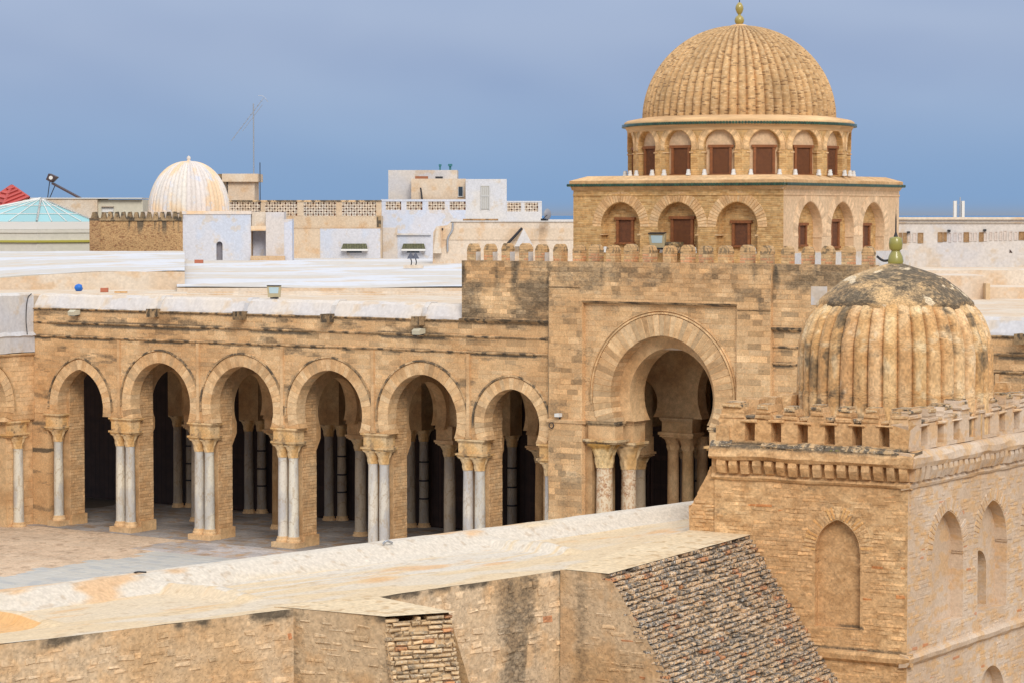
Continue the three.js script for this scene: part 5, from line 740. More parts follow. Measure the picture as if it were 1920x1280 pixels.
function seg2(a, b) { const ux = V(b.x - a.x, 0, b.z - a.z), L = ux.length(); ux.normalize(); return { f: new Frame(V(a.x, 0, a.z), ux, V(-ux.z, 0, ux.x)), L }; }
{ // pierced white wall
  const [t, f] = farThing('pierced_wall', 'long white wall pierced by a row of small vent slits beyond the gatehouse dome', 'wall', 104, 1800);
  blk(t, f, 'wall', M.white, 1630, 2010, 412, 600, -3, 0, [1.0, 0.975, 0.96]); blk(t, f, 'coping', M.cream, 1625, 2010, 407.5, 412, -3.1, 0.12, tone(1.02)); blk(t, f, 'cable_tray', M.cream, 1630, 2010, 417, 419, 0, 0.06, tone(0.7));
  for (const [px, w, y0, y1, dk] of [[1688, 6, 438, 455, 1], [1697.5, 5, 438, 455, 1], [1706, 3.5, 439, 453, 0], [1716, 4, 438, 453, 0], [1727, 8, 438, 455, 1], [1764, 7, 437, 453, 1], [1773, 4, 437, 452, 1], [1782, 3.5, 438, 453, 0], [1792, 4, 437, 452, 0], [1802, 4, 438, 452, 0], [1813, 8, 437, 453, 1], [1821, 4, 437, 451, 0], [1830, 4, 437, 451, 0], [1841, 6, 437, 452, 1], [1849, 3.5, 437, 451, 0], [1859, 3.5, 436, 450, 0], [1868.5, 3.5, 436, 450, 0], [1878, 3.5, 435, 450, 0], [1886, 4, 434, 449, 0], [1896, 4, 435, 450, 0], [1906, 4, 436, 449, 0], [1917, 9, 436, 449, 1]]) { const v = new GB(f).color(dk ? [0.5, 0.46, 0.43] : [0.98, 0.9, 0.86]), a = f.X(px - w / 2), b = f.X(px + w / 2), q0 = f.Y(y1), q1 = f.Y(y0); facePoly(v, [[a - 0.03, q0 - 0.03], [b + 0.03, q0 - 0.03], [b + 0.03, q1 + 0.03], [a - 0.03, q1 + 0.03]], [[[a, q0], [b, q0], [b, q1], [a, q1]]], 0.03, dk ? -0.0 : 0.0); v.quad([a, q0, 0.006], [b, q0, 0.006], [b, q1, 0.006], [a, q1, 0.006]); v.build('vent', dk ? M.sand : M.white, t); }
  for (const [px, py] of [[1704, 436], [1780, 433], [1847, 432]]) blk(t, f, 'lamp_bracket', M.iron, px - 2.5, px + 2.5, py - 2, py + 2, 0, 0.14);
  new GB(f).prism([[f.X(1894), f.Y(474)], [f.X(1900), f.Y(474)], [f.X(1895), f.Y(468)]], 0.004, 0.02).build('hole', M.dark, t);
}
{ // mast aerials on the horizon at the right
  const [t, f] = farThing('phone_mast', 'pair of pale panel aerials on a thin mast above the pierced wall', 'aerial', 190, 1799);
  for (const px of [1791, 1806]) blk(t, f, 'panel_aerial', M.paintWhite, px - 2.5, px + 2.5, 377, 408, -0.2, 0.2, tone(1.1)); blk(t, f, 'mast', M.steel, 1800, 1801.8, 370, null, -0.05, 0.05); blk(t, f, 'mast', M.steel, 1794, 1795.2, 376, null, -0.04, 0.04); blk(t, f, 'bracket', M.steel, 1791, 1806, 384, 385, -0.03, 0.03);
}
// ---------------------------------------------------------------- skylight building
{
  const [t, f] = farThing('skylight_house', 'cream rooftop hall with a teal glass pyramid skylight and yellow tile band', 'building', 166, 60);
  const X = (p) => f.X(p), Y = (p) => f.Y(p), ap = [X(54), Y(372), -4.2], cr = [X(68), Y(416), 0], L = [X(-160), Y(416), -3.0], Rr = [X(166), Y(416), -2.6], bk = [X(-20), Y(416), -9];
  M.tealGlass = new THREE.MeshPhysicalMaterial({ color: new THREE.Color(0.22, 0.44, 0.46), roughness: 0.18, vertexColors: true });
  const pane = (a, b, c, n) => { // face a-b at the eaves, c the apex; split into panes by n rafters and two purlins
    const lerp = (p, q, s) => [mix(p[0], q[0], s), mix(p[1], q[1], s), mix(p[2], q[2], s)];
    for (let i = 0; i < n; i++) for (let r = 0; r < 3; r++) { const h0 = [0, 0.32, 0.68][r], h1 = [0.32, 0.68, 1][r]; const P = (s, h) => lerp(lerp(a, b, s), c, h); const k = rr(0.88, 1.14); new GB(f).color([k, k, k]).quad(P(i / n, h0), P((i + 1) / n, h0), P((i + 1) / n, h1), P(i / n, h1)).build('pane', M.tealGlass, sk); }
    const bars = []; for (let i = 0; i <= n; i++) bars.push([lerp(a, b, i / n), c, i === 0 || i === n ? 0.075 : 0.035]); for (const h of [0.32, 0.68]) bars.push([lerp(a, c, h), lerp(b, c, h), 0.03]); for (const [p, q, r] of bars) { const A = f.at(...p), B = f.at(...q); A.y += 0.03; B.y += 0.03; partMesh('glazing_bar', tube([A, B], r, origins.get(t), 5, 1), M.paintWhite, sk); }
  };
  const sk = new THREE.Group(); sk.name = 'skylight'; t.add(sk); pane(L, cr, ap, 4); pane(cr, Rr, ap, 4); pane(Rr, bk, ap, 2);
  const two = (nm, mat, y0, y1, out, col) => { const g = new GB(f).color(col); const c = [cr[0], 0 + out], l = [L[0], -3 + out], r = [Rr[0] + 0.02, -2.6 + out]; const q = (a, b) => g.quad([a[0], y0, a[1]], [b[0], y0, b[1]], [b[0], y1, b[1]], [a[0], y1, a[1]]); q(l, c); q(c, r); q(r, [r[0], -9]); if (out) for (const y of [y0, y1]) { g.quad([l[0], y, l[1]], [c[0], y, c[1]], [c[0], y, c[1] - 0.4], [l[0], y, l[1] - 0.4]); g.quad([c[0], y, c[1]], [r[0], y, r[1]], [r[0], y, r[1] - 0.4], [c[0], y, c[1] - 0.4]); } return g.build(nm, mat, t); };
  M.offwhite = MAT({ map: tile(6, 256, (u, v) => { const a = tfbm(u, v, 3, 4), c = tfbm(u, v, 40, 2); const g = 0.94 + 0.06 * c; const k = mix3([206, 202, 188], [214, 210, 200], a); return [k[0] * g, k[1] * g, k[2] * g]; }) });
  two('curb', M.paintWhite, Y(430), Y(416) - 0.01, 0.03, tone(1.05)); two('wall', M.offwhite, 0, Y(430), 0, tone(1)); two('moulding', M.offwhite, Y(437), Y(430.5), 0.08, tone(1.02));
  const yt = new THREE.MeshPhysicalMaterial({ vertexColors: true, color: new THREE.Color(0.42, 0.38, 0.07), roughness: 0.4 }); two('yellow_tile_band', yt, Y(455), Y(451), 0.16, tone(1));
  blk(t, f, 'green_gutter', M.greenGutter = MAT({ color: new THREE.Color(0.2, 0.22, 0.05) }), 110, 166, 496.5, 500, -2, 0.6);
}
{ // red tiled roof
  const [t, f] = farThing('tiled_kiosk', 'small red pyramid roof of curved tiles at the picture edge', 'roof', 178, 8);
  const red = MAT({ color: new THREE.Color(0.42, 0.07, 0.06), roughness: 0.7 }), ap = [f.X(9), f.Y(348), -2.4], e0 = [f.X(-40), f.Y(384), -1.6], e1 = [f.X(2), f.Y(392), 0], e2 = [f.X(45), f.Y(371), -1.8], lerp = (p, q, s) => [mix(p[0], q[0], s), mix(p[1], q[1], s), mix(p[2], q[2], s)];
  for (const [a, b] of [[e0, e1], [e1, e2]]) for (let r = 0; r < 5; r++) { const h0 = r / 5, h1 = (r + 1) / 5, A = lerp(a, ap, h0), B = lerp(b, ap, h0), C = lerp(b, ap, h1), D = lerp(a, ap, h1), up = 0.10; new GB(f).color(tintStone(0.85, 1.15)).quad([A[0], A[1] + up, A[2] + 0.1], [B[0], B[1] + up, B[2] + 0.1], C, D).quad(A, B, [B[0], B[1] + up, B[2] + 0.1], [A[0], A[1] + up, A[2] + 0.1]).build('tile_course', red, t); }
  for (const e of [e0, e1, e2]) partMesh('ridge', tube([f.at(...e), f.at(...ap)], 0.12, origins.get(t), 6, 1), red, t); blk(t, f, 'wall', M.cream, -40, 30, 388, null, -3, -0.6); blk(t, f, 'ball_finial', M.iron, 8.4, 9.6, 345.5, 349, -2.45, -2.3);
}
{ // long low house behind
  const [t, f] = farThing('terrace_house', 'long low cream house with one small window, left of the white dome', 'house', 182, 150);
  blk(t, f, 'wall', M.cream, 28, 182, 372, null, -5, 0, [1.04, 1.05, 1.06]); blk(t, f, 'wall', M.offwhite, 182, 266, 374.5, null, -5, -0.3, [1.0, 0.98, 0.9]); blk(t, f, 'coping', M.paintWhite, 26, 266, 371, 373, -5.1, 0.1, tone(1)); farWin(t, f, 190, 210, 388, 397, -0.3, M.paintWhite); blk(t, f, 'shutter_box', M.cream, 189, 212, 386.5, 388.5, -0.3, -0.1, tone(0.75));
}
{ // solar water heater
  const [t, f] = farThing('solar_heater', 'solar water heater with square brown tank and tilted panel against the sky', 'solar heater', 182, 100);
  t.position.y; const br = MAT({ color: new THREE.Color(0.055, 0.03, 0.03), roughness: 0.6 }), P = (px, py, z) => f.at(f.X(px), f.Y(py), z), o = origins.get(t);
  const tk = new GB(f).prism([[f.X(80), f.Y(336.5)], [f.X(89), f.Y(342)], [f.X(99.5), f.Y(331.5)], [f.X(85), f.Y(325)]].map((q) => q), -2.4, -1.2).build('tank', br, t);
  const g = new THREE.CylinderGeometry(0.14, 0.14, 0.05, 16); g.rotateX(Math.PI / 2); g.rotateY(YAW); g.setAttribute('color', new THREE.BufferAttribute(new Float32Array(g.attributes.position.count * 3).fill(1), 3)); const c = P(89.5, 333, -1.17).sub(o); g.translate(c.x, c.y, c.z); partMesh('end_cap', g, M.paintWhite, tk);
  new GB(f).prism([[f.X(91), f.Y(342.5)], [f.X(142), f.Y(370)], [f.X(138), f.Y(371)], [f.X(90), f.Y(345)]].reverse(), -2.4, -1.2).build('panel', br, t);
  for (const [a, b] of [[[86.5, 341], [82.5, 371]], [[97, 347], [86.5, 371]]]) partMesh('leg', tube([P(a[0], a[1], -1.3), P(b[0], b[1], -1.3)], 0.035, o, 5, 1), M.iron, t);
}
// ---------------------------------------------------------------- white domed shrine with its old crenellated wall
{
  const [t, f] = farThing('white_shrine', 'white ribbed dome on a limewashed cube with a small arched window', 'shrine', 160, 343); const o = origins.get(t), c = f.at(f.X(343), 0, -2.9);
  M.limeDome = MAT({ map: tile(5, 512, (u, v) => { const a = tfbm(u, v, 4, 4), b = tfbm(u, v + 0.4, 9, 4), d = tfbm(u, v, 60, 2); let k = mix3([222, 196, 164], [214, 206, 198], smooth(0.36, 0.62, a)); k = mix3(k, [192, 202, 220], smooth(0.6, 0.74, b) * 0.55); const g = 0.93 + 0.1 * d; return [k[0] * g, k[1] * g, k[2] * g]; }) });
  const y0 = f.Y(399); ribbedDome(t, c.x, c.z, y0, 2.63, f.Y(300) - y0, 48, 0.09, M.limeDome, { nv: 22, nu: 6, top: 0.97, prof: (v) => { const a = v * Math.PI / 2; return [Math.pow(Math.cos(a), 0.92), Math.pow(Math.sin(a), 1.0) * (1 + 0.0)]; } });
  partMesh('finial', lathe([[0.34, -0.16], [0.26, -0.05], [0.13, 0.02], [0.1, 0.12], [0.14, 0.2], [0.1, 0.3], [0.03, 0.36], [0.0, 0.38]], c.x, c.z, f.Y(301), 12, o), M.limeDome, t);
  const wall = new GB(f).color([1, 1, 1]), hole = nichePoly(f.X(410.5), f.Y(459), 0.2, 0, f.Y(491), 0, 0.02); facePoly(wall, [[f.X(342), 0], [f.X(470), 0], [f.X(470), f.Y(402)], [f.X(342), f.Y(397)]], [hole], 0, -0.35); wall.build('wall', M.blueWash, t); new GB(f).color([0.4, 0.38, 0.4]).quad([f.X(400), f.Y(495), -0.34], [f.X(420), f.Y(495), -0.34], [f.X(420), f.Y(445), -0.34], [f.X(400), f.Y(445), -0.34]).build('window_recess', M.blueWash, t);
  blk(t, f, 'wall', M.limeDome, 265, 469, 397, null, -5.6, -0.36, [1.02, 0.96, 0.9]); blk(t, f, 'coping', M.limeDome, 341, 471, 396, 402, -0.6, 0.06, [1.04, 0.97, 0.9]);
  // porch with a deep shaded bay
  blk(t, f, 'bay_roof', M.limeDome, 470, 498, 424, 431, -1.2, 0.1, tone(1)); blk(t, f, 'bay_roof', M.cream, 470, 498, 431, 433, -1.2, 0.16, [1, 0.85, 0.66]); blk(t, f, 'bay_parapet', M.cream, 470, 498, 398, 424, -1.2, -0.4, tone(1.02)); blk(t, f, 'bay_back', M.blueWash, 470, 498, 433, null, -1.6, -1.2, [0.92, 0.94, 1.02]);
  blk(t, f, 'wall', M.white, 498, 532, 398, null, -1.6, 0.05, [1.0, 0.96, 0.95]); blk(t, f, 'wall', M.blueWash, 532, 547, 411, null, -1.4, 0.0, [1, 1.0, 1.02]); blk(t, f, 'low_wall', M.cream, 470, 534, 480, null, 0.06, 0.4, [0.9, 0.74, 0.56]);
}
{
  const [t, f] = farThing('crenellated_wall', 'old brown brick wall with small battlements and black streaks, left of the white cube', 'wall', 160, 255);
  const mp = MAT({ map: wallTex(f.X(160), f.X(350), 8.5, 13, 60, (x, y) => { const u = x - f.X(190), a = fbm(x * 2, y * 2, 4), b = fbm(x * 9 + 3, y * 20, 3), c = vn(x * 40, y * 40); let k = mix3([172, 136, 94], [192, 156, 110], a); k = mix3(k, [120, 80, 54], smooth(0.58, 0.7, b) * 0.6); const g = 0.8 + 0.36 * c; k = [k[0] * g, k[1] * g, k[2] * g]; const st = smooth(0.5, 0.68, fbm(x * 3.2 + 5, 4 + y * 0.25, 3)) * smooth(f.Y(455), f.Y(415), y); return crust(k, Math.max(st, smooth(0.16, 0.02, Math.abs(y - f.Y(412))) * 0.9), x, y); }), bumpMap: grainBump, bumpScale: 0.02 });
  blk(t, f, 'wall', mp, 188, 342, 411, null, -1.2, 0); blk(t, f, 'corner_pier', mp, 167, 188, 409, null, -1.2, 0.08, [0.86, 0.84, 0.86]); blk(t, f, 'ledge', M.weathered, 186, 342, 410, 414, 0, 0.1, tone(0.8));
  for (let k = 0; k < 14; k++) { const px = k === 0 ? 176 : 187 + (k - 0.5) * 12.2, w = k === 0 ? 7 : 5.2; new GB(f).color(tintStone(0.62, 0.85)).prism([[f.X(px - w), f.Y(410)], [f.X(px + w), f.Y(410)], [f.X(px + w * 0.5), f.Y(397.5 + rr(-0.6, 0.8))], [f.X(px - w * 0.5), f.Y(397.5 + rr(-0.6, 0.8))]], -0.5, 0).build('merlon', M.weathered, t); }
}
{ // stair tower with slab
  const [t, f] = farThing('stair_tower', 'cream stair tower with a thick roof slab behind the white dome', 'building', 176, 445);
  blk(t, f, 'wall', M.cream, 426, 477, 341, null, -3, 0, [1.03, 1, 0.97]); blk(t, f, 'roof_slab', M.cream, 417, 484, 326, 341, -3.3, 0.3, [1.08, 1.05, 1.0]); blk(t, f, 'side_wall', M.weathered, 398, 418, 326, null, -3, -0.6); blk(t, f, 'door_jamb', M.iron, 425, 427, 341, 377, 0, 0.04); blk(t, f, 'side_wall', M.cream, 417, 426, 341, null, -3, -0.3, tone(0.98));
}
{
  const [t, f] = farThing('tv_aerial', 'tall thin television aerial mast standing on the stair tower roof', 'aerial', 175, 473); const P = (px, py, z = -1) => f.at(f.X(px), f.Y(py), z), o = origins.get(t), wire = (a, b, r, nm) => partMesh(nm, tube([P(...a), P(...b)], r, o, 5, 1), M.steel, t);
  wire([473, 327], [473, 193], 0.045, 'mast'); wire([431, 263], [492, 183], 0.022, 'boom'); wire([452, 245], [490, 195], 0.018, 'boom'); for (let i = 0; i < 9; i++) { const s = i / 8, x = mix(436, 488, s), y = mix(257, 188, s); partMesh('element', tube([P(x, y, -1.5), P(x, y, -0.5)], 0.012, o, 4, 1), M.steel, t); } partMesh('reflector', tube([P(482, 178), P(490, 178.5), P(496, 184), P(500, 190)], 0.02, o, 5, 8), M.steel, t);
}
{ const [t, f] = farThing('rooftop_pole', 'short dark pole rising from the pierced parapet beside the aerial', 'pole', 168, 488); const P = (px, py) => f.at(f.X(px), f.Y(py), 0.2), o = origins.get(t); partMesh('pole', tube([P(488, 396), P(488, 305)], 0.03, o, 5, 1), M.iron, t); blk(t, f, 'clamp', M.iron, 486.8, 489.2, 378, 381, 0.0, 0.24); }
{ // beige parapet with pierced panels
  const [t, f] = farThing('screen_parapet_house', 'beige roof parapet with four pierced brick screens and mossy stains', 'house', 170, 570);
  blk(t, f, 'wall', M.cream, 424, 715, 405, null, -4, 0, [0.93, 0.84, 0.72]); blk(t, f, 'coping', M.weathered, 424, 715, 375.5, 379, -0.3, 0.05, tone(1.1)); for (const [a, b] of [[487, 497], [557, 569], [630, 641], [705, 715], [423, 427]]) blk(t, f, 'post', M.cream, a, b, 379, 405, -0.3, 0.02, [0.93, 0.84, 0.72]);
  for (const [a, b] of [[427, 487], [497, 557], [569, 630], [641, 705]]) latticePanel(t, f, a, b, 379, 405, 0, M.cream, tone(0.8)); blk(t, f, 'string', M.cream, 547, 715, 427, 429, 0, 0.12, [0.8, 0.68, 0.55]);
  blk(t, f, 'rendered_bay', M.cream, 547, 600, 429, null, 0.02, 0.1, [0.98, 0.88, 0.76]); blk(t, f, 'white_bay', M.blueWash, 600, 713, 429, null, 0.0, 0.14);
  awning(t, f, 640, 690, 457, 467, 0.14); blk(t, f, 'stain', M.weathered, 706, 714.5, 405, 427, 0.0, 0.012, tone(0.9));
}
function awning(t, f, px0, px1, py0, py1, z) { const x0 = f.X(px0), x1 = f.X(px1), y0 = f.Y(py1), y1 = f.Y(py0), a = new GB(f).color([1, 1, 1]).quad([x0, y0, z + 0.5], [x1, y0, z + 0.5], [x1 - 0.12, y1, z], [x0 + 0.12, y1, z]).quad([x0, y0 - 0.02, z + 0.5], [x0 + 0.12, y1, z], [x0 + 0.12, y0, z], [x0, y0, z]).build('window_hood', M.mossTile = M.mossTile || MAT({ map: tile(1, 256, (u, v) => { const s = ((u * 9) % 1) < 0.5 ? 0.8 : 1.1, n = tfbm(u, v, 12, 4); return [92 * s * (0.6 + 0.7 * n), 92 * s * (0.6 + 0.7 * n), 66 * s * (0.6 + 0.7 * n)]; }) }), t); blk(a, f, 'hood_soffit', M.paintWhite, px0, px1, py1, py1 + 3.5, z, z + 0.5, tone(1.05)); blk(t, f, 'window', M.glassDark, px0 + 10, px1 - 12, py1 + 4, py1 + 7, z, z + 0.02); }
{ // white house
  const [t, f] = farThing('white_house', 'white flat-roofed house with tall louvred window and pierced white parapet', 'house', 172, 850);
  blk(t, f, 'upper_wall', M.white, 725, 856, 318, null, -6, -2.2, [1.0, 0.97, 0.94]); blk(t, f, 'stair_block', M.cream, 770, 873, 335, null, -2.2, -0.9, [1.0, 0.97, 0.93]); blk(t, f, 'tall_wall', M.white, 873, 950, 336, null, -3, 0.0, [1.04, 1.04, 1.04]); blk(t, f, 'parapet', M.blueWash, 714, 873, 394, null, -1, 0.02, [1.02, 1.02, 1.03]); blk(t, f, 'parapet', M.white, 950, 1016, 397, null, -1, 0.02, [1.03, 1.03, 1.04]);
  for (const [a, b] of [[714, 723], [752, 762], [792, 803], [834, 843]]) blk(t, f, 'post', M.blueWash, a, b, 376, 394, -0.4, 0.02, tone(1.02)); blk(t, f, 'rail', M.blueWash, 714, 873, 374, 378, -0.4, 0.04, tone(1.03)); for (const [a, b] of [[723, 752], [762, 792], [803, 834], [843, 873]]) latticePanel(t, f, a, b, 378, 394, 0, M.cream, tone(0.75));
  for (const [a, b] of [[950, 951], [977, 984], [1009, 1016]]) blk(t, f, 'post', M.white, a, b, 378, 397, -0.4, 0.02, tone(1.03)); blk(t, f, 'rail', M.white, 950, 1016, 377, 380, -0.4, 0.04, tone(1.03)); for (const [a, b] of [[951, 977], [984, 1009]]) latticePanel(t, f, a, b, 380, 397, 0, M.cream, tone(0.75));
  const w = blk(t, f, 'window', M.offwhite, 902, 917, 349, 393, 0, 0.03, tone(0.62)); for (let i = 0; i < 4; i++) blk(w, f, 'louvre', M.paintWhite, 902.6 + i * 3.7, 904.6 + i * 3.7, 351, 392, 0.03, 0.06, tone(0.78)); blk(w, f, 'rail', M.paintWhite, 901, 918, 366, 369, 0.03, 0.08, tone(0.7)); blk(w, f, 'frame', M.paintWhite, 901, 902.2, 348, 394, 0.0, 0.09, tone(0.72)); blk(w, f, 'frame', M.paintWhite, 916.8, 918, 348, 394, 0.0, 0.09, tone(0.72));
  farWin(t, f, 859, 867, 350, 368, -0.9); const v1 = blk(t, f, 'vent_pipe', M.vent = MAT({ color: new THREE.Color(0.02, 0.14, 0.16), roughness: 0.5 }), 820.5, 823.5, 310, 319, -4, -3.85); blk(v1, f, 'vent_hood', M.vent, 819.5, 824.8, 306, 310, -4.05, -3.8); const v2 = blk(t, f, 'vent_pipe', M.vent, 839.5, 843.5, 310, 319, -4, -3.8); blk(v2, f, 'vent_hood', M.vent, 837.5, 845.5, 305.5, 310, -4.1, -3.7); blk(t, f, 'roof_clutter', M.terracotta, 777, 801, 330, 335, -2, -1.2, tone(1)); blk(t, f, 'roof_clutter', M.iron, 815, 829, 330.5, 334, -2, -1.4);
  partMesh('bent_bracket', tube([f.at(f.X(788), f.Y(352), -0.5), f.at(f.X(789.5), f.Y(362), -0.5), f.at(f.X(791), f.Y(375), -0.5)], 0.06, origins.get(t), 5, 6), M.iron, t);
  blk(t, f, 'lower_wall', M.white, 714, 745, 427, null, 0.02, 0.1, [1, 0.96, 0.93]); blk(t, f, 'lower_wall', M.blueWash, 745, 812, 440, null, 0.02, 0.12, tone(1)); blk(t, f, 'ledge', M.white, 744, 808, 438, 441, 0.02, 0.3, tone(1)); awning(t, f, 753, 798, 457, 467, 0.12);
}
{ // cream shed roofs in front of the white house
  const [t, f] = farThing('cream_shed', 'cream rendered low building with a dark diagonal pipe, below the satellite dish', 'building', 150, 940);
  const wallP = [[f.X(806), 0], [f.X(1120), 0], [f.X(1120), f.Y(413)], [f.X(845), f.Y(416)], [f.X(838), f.Y(423)], [f.X(818), f.Y(425)], [f.X(812), f.Y(436)]]; new GB(f).color([1.03, 0.98, 0.93]).prism(wallP, -6, 0).build('wall', M.cream, t);
  blk(t, f, 'band', M.cream, 830, 1120, 429, 450, 0, 0.05, [0.99, 0.9, 0.8]); blk(t, f, 'coping', M.white, 845, 1120, 412, 416, -6, 0.1, tone(1.02)); blk(t, f, 'timber_edge', M.weathered, 868, 934, 410.5, 413.5, -0.6, 0.12, [0.9, 0.75, 0.6]);
  new GB(f).color([1.05, 1.02, 0.98]).prism([[f.X(965), f.Y(462)], [f.X(1000), f.Y(462)], [f.X(982), f.Y(428)]], 0.05, 0.5).build('ramp', M.white, t); partMesh('diagonal_pipe', tube([f.at(f.X(952), f.Y(457), 0.4), f.at(f.X(979), f.Y(428), 0.4)], 0.08, origins.get(t), 6, 1), M.iron, t); partMesh('drain_pipe', tube([f.at(f.X(849), f.Y(418), 0.12), f.at(f.X(848), f.Y(432), 0.12), f.at(f.X(840), f.Y(446), 0.12), f.at(f.X(839), f.Y(472), 0.12)], 0.06, origins.get(t), 6, 10), M.steel, t); new GB(f).prism([[f.X(812), f.Y(475)], [f.X(828), f.Y(475)], [f.X(825), f.Y(425)], [f.X(819), f.Y(425)]], 0, 0.5).build('buttress', M.cream, t); blk(t, f, 'hole', M.iron, 828, 831, 428, 432, 0.05, 0.07);
}
{ // satellite dish
  const [t, f] = farThing('satellite_dish', 'grey satellite dish on the cream building parapet beside the horizon', 'dish', 149, 1021); const c = f.at(f.X(1020), f.Y(402), 0), o = origins.get(t);
  const g = new THREE.SphereGeometry(0.5, 20, 10, 0, Math.PI * 2, 0, 0.9); g.rotateX(Math.PI / 2); g.rotateY(YAW + 0.9); g.rotateX(-0.3); g.scale(0.85, 0.85, 0.85); g.setAttribute('color', new THREE.BufferAttribute(new Float32Array(g.attributes.position.count * 3).fill(1), 3)); g.translate(c.x - o.x, c.y - o.y, c.z - o.z); partMesh('reflector', g, MAT({ color: new THREE.Color(0.22, 0.22, 0.24), roughness: 0.5, side: THREE.DoubleSide }), t); partMesh('feed_arm', tube([c.clone().add(V(0.1, -0.3, 0.3)), c.clone().add(V(0.55, -0.05, 0.5))], 0.025, o, 5, 1), M.iron, t); blk(t, f, 'foot', M.iron, 1014, 1028, 410, 414, -0.3, 0.2);
}
// ---------------------------------------------------------------- left gallery of the court: whitewashed head above the arch
{
  const t = thing('side_gallery', 'whitewashed end of the far gallery meeting the arcade at the left edge', 'gallery', V(-29, 0, 6)), S = new Frame(V(-28.31, 0, 0), V(0, 0, -1), V(1, 0, 0));
  M.galleryL = MAT({ map: M.sand.map, ...grain }); const A = [{ cx: -2.75, cy: 4.75, R: 1.25, e: 0.1 }, { cx: -6.7, cy: 4.75, R: 1.25, e: 0.1 }].sort((a, b) => a.cx - b.cx);
  archWall(S, -9, 0, 4.1, 6.66, -0.5, 0, A.map((a) => ({ ...a, R: a.R + 0.012 })), M.galleryL, t, 'arch_wall', [0.9, 0.88, 0.85]);
  for (const a of A) { voussoirs(S, a.cx, a.cy, a.R, 0.4, a.cy - 4.1, a.e, -0.49, 0.03, 27, () => tintStone(0.92, 1.08), 'voussoir', M.sand, t); hood(S, a.cx, a.cy, a.R + 0.43, 0.06, 0.2, a.e, -0.01, 0.05, M.sand, t); }
  pieces(courses(S, -4.5, -0.02, 4.12, 6.6, 0.175, [0.28, 0.6], { cuts: (ya, yb) => A.flatMap((a) => archCut(a.cx, a.cy, a.R + 0.36, a.cy - 4.1, a.e)(ya, yb)), tint: () => tintStone(0.9, 1.1) }), 'facing_stone', M.galleryL, t, 80);
  new GB(S).color([0.97, 0.95, 0.92]).box(-1.42, 0, 0, 4.1, -0.5, -0.12).build('pier', M.sand, t); pieces(courses(S, -1.4, -0.02, 0.1, 3.6, 0.3, [0.4, 0.7], { z: -0.12, tint: () => tintStone(0.9, 1.08), joint: 0.012 }), 'facing_stone', M.sand, t, 40);
  slabMoulding(S, -1.4, -0.4, -0.5, 0.02, 3.98, 4.1, 0.07, M.impost, t, 'impost_moulding'); new GB(S).color(tone(0.98)).box(-1.4, -0.45, 3.62, 3.98, -0.5, 0.02).build('impost_block', M.impost, t); slabMoulding(S, -1.45, -0.4, -0.5, 0.02, 3.5, 3.62, 0.07, M.impost, t, 'abacus');
  { const p = S.at(-0.95, 0, 0.06); column(t, p.x, p.z, 0, 3.5, 0.2, M.marble, { half: 0.27, capMat: M.capital, tone: 0.96 }); const q = S.at(-4.6, 0, -0.2); column(t, q.x, q.z, 0, 3.5, 0.2, M.marble, { half: 0.27, capMat: M.capital, tone: 0.96 }); }
  new GB(S).color([1, 1, 1]).run([[-0.8, 6.72], [0.06, 6.72], [0.07, 7.3], [0.14, 7.36], [0.02, 7.5], [0.02, 8.9], [-0.1, 8.98], [-0.8, 8.98]], -9, -0.02, true, 40, 0.05).build('whitewashed_head', M.white, t);
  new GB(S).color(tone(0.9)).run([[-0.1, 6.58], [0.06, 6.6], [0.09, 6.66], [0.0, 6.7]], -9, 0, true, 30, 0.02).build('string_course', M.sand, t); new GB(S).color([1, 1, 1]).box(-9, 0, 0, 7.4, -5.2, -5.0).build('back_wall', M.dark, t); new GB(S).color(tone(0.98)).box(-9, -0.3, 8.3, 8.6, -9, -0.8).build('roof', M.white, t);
  partMesh('cable', tube([S.at(-0.1, 8.95, 0.0), S.at(-0.35, 8.8, 0.06), S.at(-0.45, 8.0, 0.05), S.at(-0.5, 7.4, 0.16)], 0.018, origins.get(t), 5, 20), M.iron, t);
}
// ---------------------------------------------------------------- small things on roofs and walls
const glassPale = new THREE.MeshPhysicalMaterial({ color: new THREE.Color(0.42, 0.55, 0.60), roughness: 0.12, vertexColors: true }), lampBody = MAT({ color: new THREE.Color(0.42, 0.36, 0.22), roughness: 0.6 });
function floodlight(label, p, s, turn, tilt) { // box head with visor, glass face, stirrup
  const t = thing('floodlight', label, 'floodlight', p, 'floodlights on the roofs'); const inner = new THREE.Group(); inner.name = 'head'; t.add(inner); inner.rotation.set(tilt, turn, 0, 'YXZ'); inner.position.y = s * 0.55; const W = new GB(); W.color([1, 1, 1]); W.prism([[-0.5 * s, -0.45 * s], [0.5 * s, -0.45 * s], [0.58 * s, 0.5 * s], [-0.58 * s, 0.5 * s]], -0.3 * s, 0); const m = new THREE.Mesh(W.geo(null), lampBody); m.name = 'housing'; inner.add(m);
  const g = new THREE.Mesh(new GB().quad([-0.36 * s, -0.12 * s, 0.012 * s], [0.36 * s, -0.12 * s, 0.012 * s], [0.42 * s, 0.38 * s, 0.012 * s], [-0.42 * s, 0.38 * s, 0.012 * s]).geo(null), glassPale); g.name = 'glass'; inner.add(g); const v = new THREE.Mesh(new GB().box(-0.58 * s, 0.58 * s, 0.5 * s, 0.55 * s, -0.3 * s, 0.1 * s).geo(null), M.iron); v.name = 'visor'; inner.add(v);
  const st = new THREE.Mesh(new GB().box(-0.35 * s, 0.35 * s, 0, 0.12 * s, -0.2 * s, 0.05 * s).geo(null), M.iron); st.name = 'foot'; t.add(st); return t;
}
floodlight('cream floodlight with glass face standing behind the porch battlements', V(onZ(1232, 466).x, 10.86, -1.05), 0.5, 0.15, 0.15);
